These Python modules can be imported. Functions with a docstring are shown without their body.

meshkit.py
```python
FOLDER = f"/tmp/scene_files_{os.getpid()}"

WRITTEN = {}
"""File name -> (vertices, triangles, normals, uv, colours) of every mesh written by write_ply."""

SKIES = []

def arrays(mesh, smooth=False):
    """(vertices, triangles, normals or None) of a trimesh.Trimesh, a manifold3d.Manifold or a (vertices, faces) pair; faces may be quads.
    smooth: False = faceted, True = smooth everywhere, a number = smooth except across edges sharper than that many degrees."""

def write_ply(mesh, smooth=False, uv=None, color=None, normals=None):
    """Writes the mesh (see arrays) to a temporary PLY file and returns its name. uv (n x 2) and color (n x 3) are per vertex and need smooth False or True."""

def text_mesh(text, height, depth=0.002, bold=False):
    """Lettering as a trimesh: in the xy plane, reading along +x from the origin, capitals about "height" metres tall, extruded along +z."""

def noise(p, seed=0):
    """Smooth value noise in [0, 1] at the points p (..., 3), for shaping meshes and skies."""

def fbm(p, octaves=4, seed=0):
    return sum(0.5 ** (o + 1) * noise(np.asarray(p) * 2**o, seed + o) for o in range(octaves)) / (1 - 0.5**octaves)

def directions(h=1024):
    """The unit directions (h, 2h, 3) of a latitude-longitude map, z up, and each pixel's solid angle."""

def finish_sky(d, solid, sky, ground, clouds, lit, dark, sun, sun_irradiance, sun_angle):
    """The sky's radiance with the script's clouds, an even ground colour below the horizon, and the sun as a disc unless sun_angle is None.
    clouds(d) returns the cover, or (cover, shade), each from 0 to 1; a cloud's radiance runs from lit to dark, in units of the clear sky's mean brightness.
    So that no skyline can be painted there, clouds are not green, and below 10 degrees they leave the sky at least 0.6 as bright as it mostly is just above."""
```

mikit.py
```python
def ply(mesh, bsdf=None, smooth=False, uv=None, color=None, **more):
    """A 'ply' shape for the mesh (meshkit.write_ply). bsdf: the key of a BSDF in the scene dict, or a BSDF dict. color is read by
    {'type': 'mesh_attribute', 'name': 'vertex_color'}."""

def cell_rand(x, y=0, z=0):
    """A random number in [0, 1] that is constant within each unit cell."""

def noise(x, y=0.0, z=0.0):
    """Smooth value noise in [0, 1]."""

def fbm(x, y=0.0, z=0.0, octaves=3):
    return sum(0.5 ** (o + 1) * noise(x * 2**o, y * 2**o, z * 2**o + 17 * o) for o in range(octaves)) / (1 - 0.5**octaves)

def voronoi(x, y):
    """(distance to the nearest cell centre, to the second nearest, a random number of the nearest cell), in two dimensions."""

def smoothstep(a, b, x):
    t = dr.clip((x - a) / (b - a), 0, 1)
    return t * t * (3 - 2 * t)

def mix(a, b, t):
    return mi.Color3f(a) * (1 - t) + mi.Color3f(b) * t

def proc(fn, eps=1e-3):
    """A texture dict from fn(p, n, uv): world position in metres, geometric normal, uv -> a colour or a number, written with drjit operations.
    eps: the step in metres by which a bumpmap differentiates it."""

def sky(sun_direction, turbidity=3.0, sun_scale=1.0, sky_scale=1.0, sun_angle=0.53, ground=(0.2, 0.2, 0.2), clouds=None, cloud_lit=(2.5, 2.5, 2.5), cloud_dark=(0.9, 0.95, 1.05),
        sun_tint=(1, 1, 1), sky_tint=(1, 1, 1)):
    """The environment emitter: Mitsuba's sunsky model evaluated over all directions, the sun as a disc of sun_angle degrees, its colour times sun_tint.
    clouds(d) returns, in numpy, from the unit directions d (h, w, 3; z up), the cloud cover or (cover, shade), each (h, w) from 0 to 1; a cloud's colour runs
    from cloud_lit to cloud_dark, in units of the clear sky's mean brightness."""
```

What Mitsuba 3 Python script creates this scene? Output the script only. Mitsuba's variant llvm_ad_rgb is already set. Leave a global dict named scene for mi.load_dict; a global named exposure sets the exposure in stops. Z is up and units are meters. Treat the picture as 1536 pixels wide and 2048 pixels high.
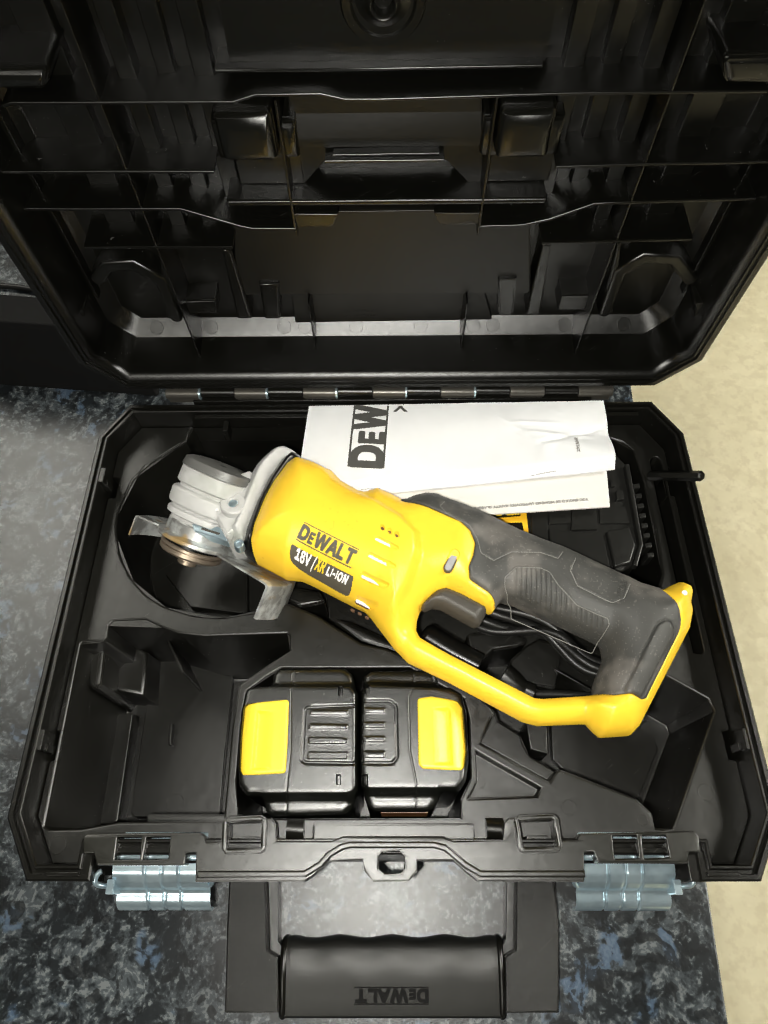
import math, random
import numpy as np, trimesh, shapely, drjit as dr, mitsuba as mi
import mikit, meshkit
from mikit import proc, noise, fbm, voronoi, smoothstep, mix, cell_rand
from shapely.geometry import Polygon, LineString, Point, box as sbox
from shapely.ops import unary_union
from scipy.spatial import Delaunay
from scipy.interpolate import LinearNDInterpolator

random.seed(7); RNG = np.random.default_rng(7)
T = mi.ScalarTransform4f
scene, labels = {}, {}

# ------------------------------------------------------------------ camera, lights, exposure
R = 0.13                                              # height of the case rim above the worktop
F = 1385.0 / 1536                                     # focal length in picture widths
CAM = np.array([0.0006, -0.0048, R + 0.4284])
pitch, yaw, roll = np.radians([61.291, -1.216, -1.344])
fw = np.array([math.sin(yaw) * math.cos(pitch), math.cos(yaw) * math.cos(pitch), -math.sin(pitch)])
rt = np.cross(fw, [0, 0, 1]); rt /= np.linalg.norm(rt); up = np.cross(rt, fw)
rt, up = rt * math.cos(roll) + up * math.sin(roll), -rt * math.sin(roll) + up * math.cos(roll)
scene['camera'] = {'type': 'perspective', 'fov': math.degrees(2 * math.atan(0.5 / F)), 'fov_axis': 'x', 'near_clip': 0.01, 'far_clip': 20.0,
                   'to_world': T().look_at(origin=CAM.tolist(), target=(CAM + fw).tolist(), up=up.tolist())}
exposure = 0.0
# the phone's flash, a small lamp beside its lens
FL = CAM - 0.016 * rt - 0.010 * up
scene['flash_lamp'] = {'type': 'disk', 'to_world': T().look_at(origin=FL.tolist(), target=(FL + fw).tolist(), up=up.tolist()).scale(0.005),
                       'emitter': {'type': 'area', 'radiance': {'type': 'rgb', 'value': [11400, 11100, 10200]}}}
# the room's ceiling lamps: one left of the case, one over the aisle right of it, one over the photographer
for key, pos, size, val in (('ceiling_lamp', (-1.55, 1.5, 2.3), (0.42, 0.55), 11.0), ('ceiling_lamp_001', (3.0, 0.5, 2.3), (0.8, 0.3), 58.0), ('ceiling_lamp_002', (-0.7, -2.0, 2.3), (0.5, 0.3), 16.0)):
    scene[key] = {'type': 'rectangle', 'to_world': T().translate(pos).rotate([1, 0, 0], 180).scale([*size, 1]),
                  'emitter': {'type': 'area', 'radiance': {'type': 'rgb', 'value': [val, 0.97 * val, 0.86 * val]}}}
    labels[key] = {'kind': 'helper'}
scene['room_glow'] = {'type': 'constant', 'radiance': {'type': 'rgb', 'value': [0.05, 0.049, 0.043]}}
labels['flash_lamp'] = {'kind': 'helper'}

# ------------------------------------------------------------------ helpers
def at(px, py, z):
    """The point at height z that the surveyed picture position (1536 x 2048) shows."""
    d = fw + (px - 768) / 1385 * rt - (py - 1024) / 1385 * up
    return CAM + d * (z - CAM[2]) / d[2]

def aty(px, py, y):
    d = fw + (px - 768) / 1385 * rt - (py - 1024) / 1385 * up
    return CAM + d * (y - CAM[1]) / d[1]

def W(pts, z=R):                                      # plan outline in mm at height z
    return [tuple(1000 * at(x, y, z)[:2]) for x, y in pts]

def poly(pts, r=0.0, ri=None):
    p = Polygon(pts).buffer(0)
    return rnd(p, r, ri) if r else p

def rnd(p, r, ri=None):
    ri = r if ri is None else ri
    p = p.buffer(-r, quad_segs=8).buffer(r, quad_segs=8)
    return p.buffer(ri, quad_segs=8).buffer(-ri, quad_segs=8) if ri else p

def geoms(p):
    return [g for g in getattr(p, 'geoms', [p]) if isinstance(g, Polygon) and g.area > 1e-7]

def tri(p):
    return trimesh.creation.triangulate_polygon(p, engine='earcut')

def cat(*ms):
    ms = [m for m in ms if m is not None and len(m.faces)]
    return trimesh.util.concatenate(ms) if len(ms) > 1 else ms[0]

def rings(p, prof, cap=True, base=False):
    """Loft through insets of p: prof = [(inset mm, height mm), ...]; the last is capped."""
    V, Fc, n = [], [], 0
    prof = [(a + 1e-3 * i if i and abs(a - prof[i - 1][0]) < 1e-6 else a, z) for i, (a, z) in enumerate(prof)]
    P = [p.buffer(-a, join_style='mitre', mitre_limit=2.5) if a else p for a, _ in prof]
    for i in range(len(prof) - 1):
        A, B = P[i], P[i + 1]
        out, inn = (A, B) if prof[i + 1][0] > prof[i][0] else (B, A)
        zo, zi = (prof[i][1], prof[i + 1][1]) if out is A else (prof[i + 1][1], prof[i][1])
        inner = {(round(x, 6), round(y, 6)) for g in geoms(inn) for rg in [g.exterior, *g.interiors] for x, y in rg.coords}
        for g in geoms(out.difference(inn)):
            v, f = tri(g)
            z = np.array([zi if (round(x, 6), round(y, 6)) in inner else zo for x, y in v])
            V.append(np.column_stack([v, z])); Fc.append((f if out is A else f[:, ::-1]) + n); n += len(v)
    for flag, Q, z, rev in ((cap, P[-1], prof[-1][1], False), (base, P[0], prof[0][1], True)):
        if flag:
            for g in geoms(Q):
                v, f = tri(g); V.append(np.column_stack([v, np.full(len(v), z)])); Fc.append((f[:, ::-1] if rev else f) + n); n += len(v)
    m = trimesh.Trimesh(np.vstack(V), np.vstack(Fc), process=False)
    m.merge_vertices(); m.update_faces(m.nondegenerate_faces())
    return m

def slab(p, z0, z1, r=0.6, draft=0.0):
    """A block with rounded upper edges."""
    h = z1 - z0
    k = [(draft * 0, z0), (draft, z1 - r)] + [(draft + r * (1 - math.cos(a)), z1 - r + r * math.sin(a)) for a in (0.4, 0.8, 1.2, 1.5708)]
    return rings(p, k)

def well(p, z1, z0, r=1.2, draft=1.5, rf=1.0):
    """A pocket: rounded lip at z1, drafted wall, floor at z0; p is the lip outline."""
    k = [(r * math.sin(a), z1 - r * (1 - math.cos(a))) for a in (0, 0.4, 0.8, 1.2)]
    k += [(r + draft, z0 + rf), (r + draft + 0.3 * rf, z0 + 0.3 * rf), (r + draft + rf, z0)]
    return rings(p, k)

def sdf(p, q):
    pts = shapely.points(q)
    d = shapely.distance(pts, p.boundary)
    shapely.prepare(p)
    return np.where(shapely.contains(p, pts), d, -d)

def ldist(line, q):
    return shapely.distance(shapely.points(q), line)

def sst(a, b, x):
    t = np.clip((x - a) / (b - a), 0, 1); return t * t * (3 - 2 * t)

def along(line, step):
    n = max(2, int(line.length / step) + 1)
    return np.array([line.interpolate(t).coords[0] for t in np.linspace(0, line.length, n)])

def field(p, zf, sp=2.0, feats=(), edge=(0, 0.12, 0.4, 0.9, 1.7), mirror=True, zb=None):
    """A relief zf(xy) over p, with its underside; feats = [(line or polygon boundary, offsets)] get extra points."""
    pts = []
    for o in edge:
        for g in geoms(p.buffer(-o) if o else p):
            for rg in [g.exterior, *g.interiors]:
                pts.append(along(rg, min(sp, 1.2))[:-1])
    nb = len(pts)
    for ln, offs in feats:
        for o in offs:
            l = ln.offset_curve(o) if o else ln
            for g in getattr(l, 'geoms', [l]):
                if g.length > 0.1:
                    pts.append(along(g, 0.8))
    x0, y0, x1, y1 = p.bounds
    gx, gy = np.meshgrid(np.arange(x0, x1, sp), np.arange(y0, y1, sp * 0.87))
    gx[1::2] += sp / 2
    g = np.column_stack([gx.ravel(), gy.ravel()])
    pts.append(g[sdf(p, g) > edge[-1] + 0.4 * sp])
    q = np.vstack(pts[:nb] + [a[sdf(p, a) > 0.05] for a in pts[nb:]])
    q = np.unique(np.round(q, 3), axis=0)
    f = Delaunay(q).simplices
    c = q[f].mean(1)
    f = f[shapely.contains(p.buffer(1e-3), shapely.points(c))]
    a = q[f]; cr = (a[:, 1, 0] - a[:, 0, 0]) * (a[:, 2, 1] - a[:, 0, 1]) - (a[:, 1, 1] - a[:, 0, 1]) * (a[:, 2, 0] - a[:, 0, 0])
    f = f[np.abs(cr) > 1e-5]; cr = cr[np.abs(cr) > 1e-5]
    f[cr < 0] = f[cr < 0][:, ::-1]
    z = zf(q)
    m = trimesh.Trimesh(np.column_stack([q, z]), f, process=False)
    m.metadata['h'] = LinearNDInterpolator(q, z)
    if mirror or zb is not None:
        n = len(q)
        lo = np.column_stack([q, -z if zb is None else np.minimum(z - 0.05, zb)])
        V = np.vstack([m.vertices, lo]); FF = [f, f[:, ::-1] + n]
        e = np.vstack([f[:, [0, 1]], f[:, [1, 2]], f[:, [2, 0]]])
        key = {(i, j) for i, j in e.tolist()}
        b = np.array([(i, j) for i, j in key if (j, i) not in key])
        FF += [np.column_stack([b[:, 1], b[:, 0], b[:, 0] + n]), np.column_stack([b[:, 1], b[:, 0] + n, b[:, 1] + n])]
        h = m.metadata['h']
        m = trimesh.Trimesh(V, np.vstack(FF), process=False); m.metadata['h'] = h
    return m

def circ(d, H):
    t = np.clip(d, 0, H); return np.sqrt(np.maximum(H * H - (H - t) ** 2, 0))

def frame(o, x, y, z):
    M = np.eye(4); M[:3, 0], M[:3, 1], M[:3, 2], M[:3, 3] = x, y, z, o; return M

def unit(v):
    v = np.asarray(v, float); return v / np.linalg.norm(v)

def lathe(prof, a, b, seg=48, sect=(0, 2 * math.pi), sq=0.0):
    """Revolve [(t mm along a->b, radius mm)] about the line a -> b (mm)."""
    a, b = np.asarray(a, float), np.asarray(b, float)
    w = unit(b - a); u = unit(np.cross(w, [0, 0, 1.0] if abs(w[2]) < 0.95 else [0, 1.0, 0])); v = np.cross(w, u)
    th = np.linspace(*sect, seg + 1); full = abs(sect[1] - sect[0] - 2 * math.pi) < 1e-6
    if full: th = th[:-1]
    kf = lambda x: 1 + sq * ((math.cos(x) ** 4 + math.sin(x) ** 4) ** -0.25 - 1)
    P = np.array([[a + w * t + r * kf(x) * (u * math.cos(x) + v * math.sin(x)) for x in th] for t, r in prof])
    k, n = P.shape[:2]; fs = []
    for i in range(k - 1):
        for j in range(n if full else n - 1):
            jj = (j + 1) % n
            fs += [[i * n + j, i * n + jj, (i + 1) * n + jj], [i * n + j, (i + 1) * n + jj, (i + 1) * n + j]]
    m = trimesh.Trimesh(P.reshape(-1, 3), fs, process=False)
    m.merge_vertices(); m.update_faces(m.nondegenerate_faces()); return m

def tube(path, r, seg=12, caps=True):
    """A round bar along a path (mm); r a number or one per point."""
    P = np.asarray(path, float); n = len(P); rr = np.broadcast_to(np.asarray(r, float), n)
    t = np.gradient(P, axis=0); t /= np.linalg.norm(t, axis=1, keepdims=True)
    nrm = unit(np.cross(t[0], [0.13, 0.2, 1.0])); V = []
    for i in range(n):
        nrm = unit(nrm - t[i] * (nrm @ t[i])); b = np.cross(t[i], nrm)
        th = np.arange(seg) * 2 * math.pi / seg
        V.append(P[i] + rr[i] * (np.cos(th)[:, None] * nrm + np.sin(th)[:, None] * b))
    V = np.vstack(V); fs = []
    for i in range(n - 1):
        for j in range(seg):
            k = (j + 1) % seg
            fs += [[i * seg + j, i * seg + k, (i + 1) * seg + k], [i * seg + j, (i + 1) * seg + k, (i + 1) * seg + j]]
    if caps:
        V = np.vstack([V, P[0], P[-1]]); c = n * seg
        for j in range(seg):
            k = (j + 1) % seg
            fs += [[c, k, j], [c + 1, (n - 1) * seg + j, (n - 1) * seg + k]]
    return trimesh.Trimesh(V, fs, process=False)

def spline(pts, n=40):
    from scipy.interpolate import CubicSpline
    p = np.asarray(pts, float); s = np.r_[0, np.cumsum(np.linalg.norm(np.diff(p, axis=0), axis=1))]
    return CubicSpline(s, p)(np.linspace(0, s[-1], n))

def rbox(x0, x1, y0, y1, z0, z1, r=0.5):
    return slab(rnd(sbox(min(x0, x1), min(y0, y1), max(x0, x1), max(y0, y1)), r, 0), z0, z1, r)

def text(s, h, bold=True, wide=1.0, depth=0.3, fat=None):
    """Heavy lettering: the font's outlines, widened."""
    m = meshkit.text_mesh(s, 100.0, 1.0, bold)
    t = m.triangles[m.face_normals[:, 2] > 0.5][:, :, :2]
    p = unary_union([Polygon(a) for a in t if abs(np.cross(a[1] - a[0], a[2] - a[0])) > 1e-3]).buffer(0.05)
    p = p.buffer((5.5 if bold else 1.0) if fat is None else fat, join_style='mitre', mitre_limit=2).simplify(0.5)
    m = cat(*[trimesh.creation.extrude_polygon(g, depth * 100 / h, engine='earcut') for g in geoms(p)])
    m.apply_scale(h / 100); m.vertices[:, 0] *= wide; return m

def logo(h, bars=True, depth=0.3):
    """The maker's word: tall D, small E, then WALT, between two rules; its left end at the origin, h = height of D."""
    x, ms = 0.0, []
    for s, k in (('D', 1.0), ('E', 0.76), ('W', 1.0), ('A', 1.0), ('L', 1.0), ('T', 1.0)):
        m = text(s, h * k, True, 1.0, depth); m.vertices[:, 0] += x - m.bounds[0, 0]
        m.vertices[:, 0] = x + (m.vertices[:, 0] - x) * (1.12 if s != 'E' else 1.0)
        x = m.bounds[1, 0] + (0.07 if s not in 'A' else -0.02) * h; ms.append(m)
        if s == 'W': x -= 0.12 * h
    ln = x
    if bars:
        for y0 in (-0.26, 1.14):
            b = trimesh.creation.box([ln, 0.07 * h, depth]); b.apply_translation([ln / 2, y0 * h + 0.06 * h, depth / 2]); ms.append(b)
    m = cat(*ms); m.metadata['len'] = ln; return m

def lay(m, o, xdir, hf=None, lift=0.12, mirror=False, step=1.5):
    """Lay flat lettering (mm) on a relief: origin o, reading along xdir, height from hf(xy)."""
    x = unit(xdir); y = np.array([-x[1], x[0]])
    m = m.copy()
    if hf is not None:
        v, f = trimesh.remesh.subdivide_to_size(m.vertices, m.faces, step, max_iter=12)
        m = trimesh.Trimesh(v, f, process=False)
    q = np.asarray(o)[:2] + m.vertices[:, :1] * x + m.vertices[:, 1:2] * y
    z = m.vertices[:, 2] + (hf(q) if hf is not None else o[2]) + lift
    m.vertices = np.column_stack([q, np.nan_to_num(z)]); return m

def put(key, m, bsdf, smooth=30, lab=None, M=None, mm=True, **kw):
    """One entry of the scene under a free numbered key; meshes are in mm."""
    k, i = key, 0
    while k in scene:
        i += 1; k = f'{key}_{i:03d}'
    m = m.copy()
    if M is not None: m.apply_transform(M)
    if mm: m.apply_scale(0.001)
    scene[k] = mikit.ply(m, bsdf, smooth=smooth, **kw)
    if lab: labels[k] = lab if isinstance(lab, dict) else {'label': lab}
    return k

def up_by(m, z):
    m = m.copy(); m.apply_translation([0, 0, z]); return m

# ------------------------------------------------------------------ materials
def princ(col, rough, spec=0.5, metal=0.0, **k):
    c = col if isinstance(col, dict) else {'type': 'rgb', 'value': list(col)}
    r = rough if isinstance(rough, dict) else float(rough)
    return {'type': 'principled', 'base_color': c, 'roughness': r, 'specular': spec, 'metallic': metal, **k}

def shiny(col, alpha, ior=1.5):
    c = col if isinstance(col, dict) else {'type': 'rgb', 'value': list(col)}
    return {'type': 'roughplastic', 'distribution': 'beckmann', 'alpha': alpha, 'int_ior': ior, 'diffuse_reflectance': c}
def two(b): return {'type': 'twosided', 'bsdf': b}
def bump(b, fn, scale, eps=4e-4): return {'type': 'bumpmap', 'texture': proc(fn, eps), 'scale': scale, 'bsdf': b}

def scuff(lo, hi, s):
    def fn(p, n, uv):
        a = fbm(p.x * s, p.y * s, p.z * s, 4)
        return mi.Float(lo) + (hi - lo) * smoothstep(0.3, 0.7, a)
    return proc(fn)

def grain(s, amp=1.0):
    return lambda p, n, uv: amp * (noise(p.x * s, p.y * s, p.z * s) + 0.5 * noise(p.x * s * 2.1, p.y * s * 2.1, p.z * s * 2.1))

def worn(c, k=0.35):
    c2 = tuple(x * (1 + k) for x in c)
    def fn(p, n, uv):
        d = smoothstep(0.93, 0.97, noise(p.x * 620, p.y * 620, p.z * 620)) * smoothstep(0.5, 0.62, fbm(p.x * 24, p.y * 24, p.z * 24, 3))
        sc = smoothstep(0.90, 0.96, noise(p.x * 60 + p.y * 25, p.y * 900 - p.x * 700, p.z * 500)) * smoothstep(0.55, 0.65, fbm(p.x * 30 + 4, p.y * 30, p.z * 30, 3))
        return mix(mix(c, c2, fbm(p.x * 50, p.y * 50, p.z * 50, 4)), (0.10, 0.10, 0.095), dr.clip(d * 0.9 + sc * 0.25, 0, 1))
    return proc(fn)
soft = lambda p, n, uv: fbm(p.x * 160, p.y * 160, p.z * 160, 3)
scene['black_plastic'] = two(bump(shiny(worn((0.0045, 0.0044, 0.0036)), 0.14, 1.5), soft, 0.00012, 4e-4))
scene['tray_plastic'] = two(bump(shiny(worn((0.0062, 0.0061, 0.0051), 0.5), 0.18, 1.58), soft, 0.00014, 4e-4))
scene['lid_plastic'] = two(bump(shiny(worn((0.0028, 0.0028, 0.0022)), 0.155, 1.6), soft, 0.00012, 4e-4))
scene['grain_plastic'] = two(bump(shiny(worn((0.0055, 0.0053, 0.0046)), 0.13, 1.42), grain(2400), 0.00020, 1e-4))
scene['bar_plastic'] = two(bump(shiny(worn((0.008, 0.008, 0.006)), 0.165, 1.65), soft, 0.00012, 4e-4))
scene['battery_plastic'] = two(bump(shiny(worn((0.0042, 0.0045, 0.0037)), 0.16, 1.85), grain(1500), 0.00005, 2e-4))
scene['gloss_black'] = two(shiny((0.0045, 0.0045, 0.004), 0.11))

def rubber_col(p, n, uv):
    a = fbm(p.x * 45, p.y * 45, p.z * 45, 4)
    d = noise(p.x * 900, p.y * 900, p.z * 900)
    dust = smoothstep(0.50, 0.72, a) * 0.55 + smoothstep(0.72, 0.95, d) * 0.35
    return mix((0.048, 0.048, 0.045), (0.16, 0.148, 0.135), dust)
scene['rubber'] = two(bump(princ(proc(rubber_col), 0.55, 0.4), grain(1800), 0.00008, 2e-4))
scene['seam_dust'] = two(princ((0.17, 0.168, 0.155), 0.6, 0.3))
scene['rubber_ribs'] = two(princ((0.050, 0.046, 0.040), 0.5, 0.4))

def yel_col(p, n, uv):
    a = fbm(p.x * 30, p.y * 30, p.z * 30, 4)
    s = smoothstep(0.78, 0.86, noise(p.x * 420, p.y * 420, p.z * 420)) * smoothstep(0.5, 0.7, a)
    return mix((0.84, 0.535, 0.035), (0.72, 0.43, 0.03), s * 0.5 + 0.16 * a)
scene['yellow'] = two(bump(princ(proc(yel_col), 0.34, 0.5), grain(1700), 0.00006, 2e-4))
scene['yellow_clean'] = two(princ((0.86, 0.60, 0.04), 0.35, 0.5))
scene['label_yellow'] = two(princ((0.80, 0.45, 0.02), 0.4))
scene['print_grey'] = two(princ((0.085, 0.075, 0.055), 0.5, 0.3))
scene['print_white'] = two(princ((0.85, 0.84, 0.80), 0.5, 0.3))
scene['print_yellow'] = two(princ((0.85, 0.56, 0.03), 0.5, 0.3))
scene['print_ink'] = two(princ((0.060, 0.060, 0.056), 0.6, 0.3))
scene['print_fine'] = two(princ((0.22, 0.21, 0.20), 0.6, 0.3))
scene['dull_white'] = two(princ((0.72, 0.70, 0.68), 0.6, 0.3))  # plain off-white for the vent inlays, head lugs and tail screw
scene['lens_grey'] = two(princ((0.30, 0.30, 0.31), 0.3, 0.5))
scene['cable_black'] = two(princ((0.008, 0.008, 0.0075), 0.42, 0.4))
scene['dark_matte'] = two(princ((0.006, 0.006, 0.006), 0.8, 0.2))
scene['charger_plastic'] = two(bump(shiny((0.012, 0.012, 0.011), 0.17, 1.55), soft, 0.0001, 4e-4))
scene['lid_matte'] = two(shiny((0.0060, 0.0059, 0.0050), 0.25, 1.45))
scene['handle_grip'] = two(bump(shiny((0.012, 0.012, 0.0108), 0.20, 1.6), grain(2400), 0.00014, 1e-4))
scene['vent_brown'] = two(princ((0.10, 0.055, 0.03), 0.6, 0.3))  # dark brown floor and edge of the vent slots and dots

def cast_col(p, n, uv):
    a = fbm(p.x * 60, p.y * 60, p.z * 60, 4)
    return mix((0.40, 0.40, 0.39), (0.33, 0.34, 0.31), smoothstep(0.45, 0.8, a))
scene['cast_alloy'] = two(bump(princ(proc(cast_col), 0.55, 0.5, 0.0), grain(1500), 0.00006, 2e-4))
scene['cast_dark'] = two(princ((0.12, 0.12, 0.115), 0.45, 0.5, 0.3))
def zinc_col(p, n, uv):
    a = fbm(p.x * 90, p.y * 90, p.z * 25, 4)
    return mix((0.66, 0.82, 0.90), (0.48, 0.62, 0.70), smoothstep(0.35, 0.7, a))
scene['zinc'] = two(princ(proc(zinc_col), 0.26, 0.8, 0.85))
def guard_col(p, n, uv):
    a = fbm(p.x * 110, p.y * 110, p.z * 110, 5)
    c = mix((0.56, 0.58, 0.57), (0.26, 0.26, 0.25), smoothstep(0.35, 0.6, a))
    return mix(c, (0.40, 0.24, 0.05), smoothstep(0.62, 0.72, fbm(p.x * 60 + 7, p.y * 60, p.z * 60, 3)) * 0.7)
scene['guard_steel'] = two(princ(proc(guard_col), 0.36, 0.6, 0.55))
scene['worn_steel'] = two(princ((0.42, 0.34, 0.26), 0.35, 0.6, 0.8))
scene['dull_steel'] = two(princ((0.085, 0.08, 0.07), 0.36, 0.6, 0.6))
scene['copper'] = two(princ((0.14, 0.06, 0.02), 0.4, 0.5))

def paper_col(p, n, uv):
    return mix((0.70, 0.71, 0.715), (0.66, 0.67, 0.675), fbm(p.x * 80, p.y * 80, p.z * 80, 3))
scene['paper'] = two(princ(proc(paper_col), 0.55, 0.35))
scene['paper_warm'] = two(princ((0.70, 0.68, 0.64), 0.6, 0.3))

def counter_col(p, n, uv):
    wx = p.x + 0.010 * (fbm(p.x * 45, p.y * 45, 3.0, 3) - 0.5)
    wy = p.y + 0.010 * (fbm(p.x * 45, p.y * 45, 9.0, 3) - 0.5)
    a = fbm(wx * 56, wy * 56, 1.0, 5)
    b = fbm(wx * 235, wy * 235, 2.0, 4)
    c = fbm(wx * 620, wy * 620, 5.0, 3)
    col = mix((0.013, 0.0155, 0.0175), (0.058, 0.068, 0.075), smoothstep(0.41, 0.60, 0.42 * a + 0.4 * b + 0.18 * c))
    col = mix(col, (0.135, 0.147, 0.152), smoothstep(0.555, 0.655, 0.40 * b + 0.40 * c + 0.20 * a))
    bl = smoothstep(0.62, 0.72, fbm(wx * 48 + 5, wy * 48 + 3, 4.0, 3)) * smoothstep(0.35, 0.6, b)
    col = mix(col, (0.075, 0.115, 0.175), bl * 0.7)
    return mix(col, (0.009, 0.010, 0.011), smoothstep(0.55, 0.63, fbm(wx * 150 + 9, wy * 150, 6.0, 4)) * 0.8)
def counter_bump(p, n, uv):
    return noise(p.x * 1300, p.y * 1300, 0.5) + 0.6 * noise(p.x * 2700, p.y * 2700, 1.5)
scene['laminate'] = two(bump(shiny(proc(counter_col), 0.135, 1.6), counter_bump, 0.00006, 2e-4))

def floor_col(p, n, uv):
    a = fbm(p.x * 5, p.y * 5, 0.3, 5); b = fbm(p.x * 40, p.y * 40, 0.7, 4)
    c = mix((0.62, 0.56, 0.375), (0.71, 0.65, 0.45), smoothstep(0.3, 0.7, 0.6 * a + 0.4 * b))
    return mix(mix(c, (0.54, 0.47, 0.30), smoothstep(0.45, 0.75, fbm(p.x * 60, p.y * 60, 4.0, 5)) * 0.4), (0.78, 0.72, 0.52), smoothstep(0.55, 0.8, fbm(p.x * 40, p.y * 55, 8.0, 4)) * 0.35)
scene['vinyl'] = two(princ(proc(floor_col), 0.6, 0.3))

# ------------------------------------------------------------------ the setting: worktop and floor
EDGE = lambda y: 0.2232 + 0.0500 * y
v = []
wt = poly([(-1600, -900), (1000 * EDGE(-0.9), -900), (1000 * EDGE(1.3), 1300), (-1600, 1300)])
put('worktop', rings(wt, [(3, -38), (0, -36), (0, -2.0), (0.6, -0.6), (2, 0)], base=True), 'laminate', smooth=40, lab={'kind': 'structure'})
fl = trimesh.creation.box([6000, 6000, 20]); fl.apply_translation([800, 600, -910])
put('floor', fl, 'vinyl', smooth=False, lab={'kind': 'structure'})

# ------------------------------------------------------------------ the tool case
CASE = 'tool_case'
labels[CASE] = {'label': 'open black plastic tool case with raised ribbed lid and two metal latches', 'category': 'tool case'}
D, HW = 326.0, 220.0
OCT = Polygon([(-HW + 18.5, D), (HW - 18.5, D), (HW, D - 30), (HW, 32), (HW - 19, 0), (-HW + 19, 0), (-HW, 32), (-HW, D - 30)])
Rm = R * 1000
DECK = Rm - 18
recess = sbox(-166, -10, 168, 13)                                     # front wall set back behind the latches
shell_o = OCT.difference(recess)
put(CASE + '__base_shell', rings(shell_o, [(7, 0.3), (5, 2), (3, Rm - 16), (0, Rm - 14), (0, Rm - 1), (1, Rm), (3.2, Rm), (3.6, Rm - 2.4), (5.6, Rm - 2.4), (5.9, Rm + 0.4),
                                           (6.3, Rm + 0.8), (7.4, Rm + 0.8), (7.9, Rm + 0.2), (8.6, Rm - 17), (9.0, Rm - 60)], cap=False), 'black_plastic', smooth=35)

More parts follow.
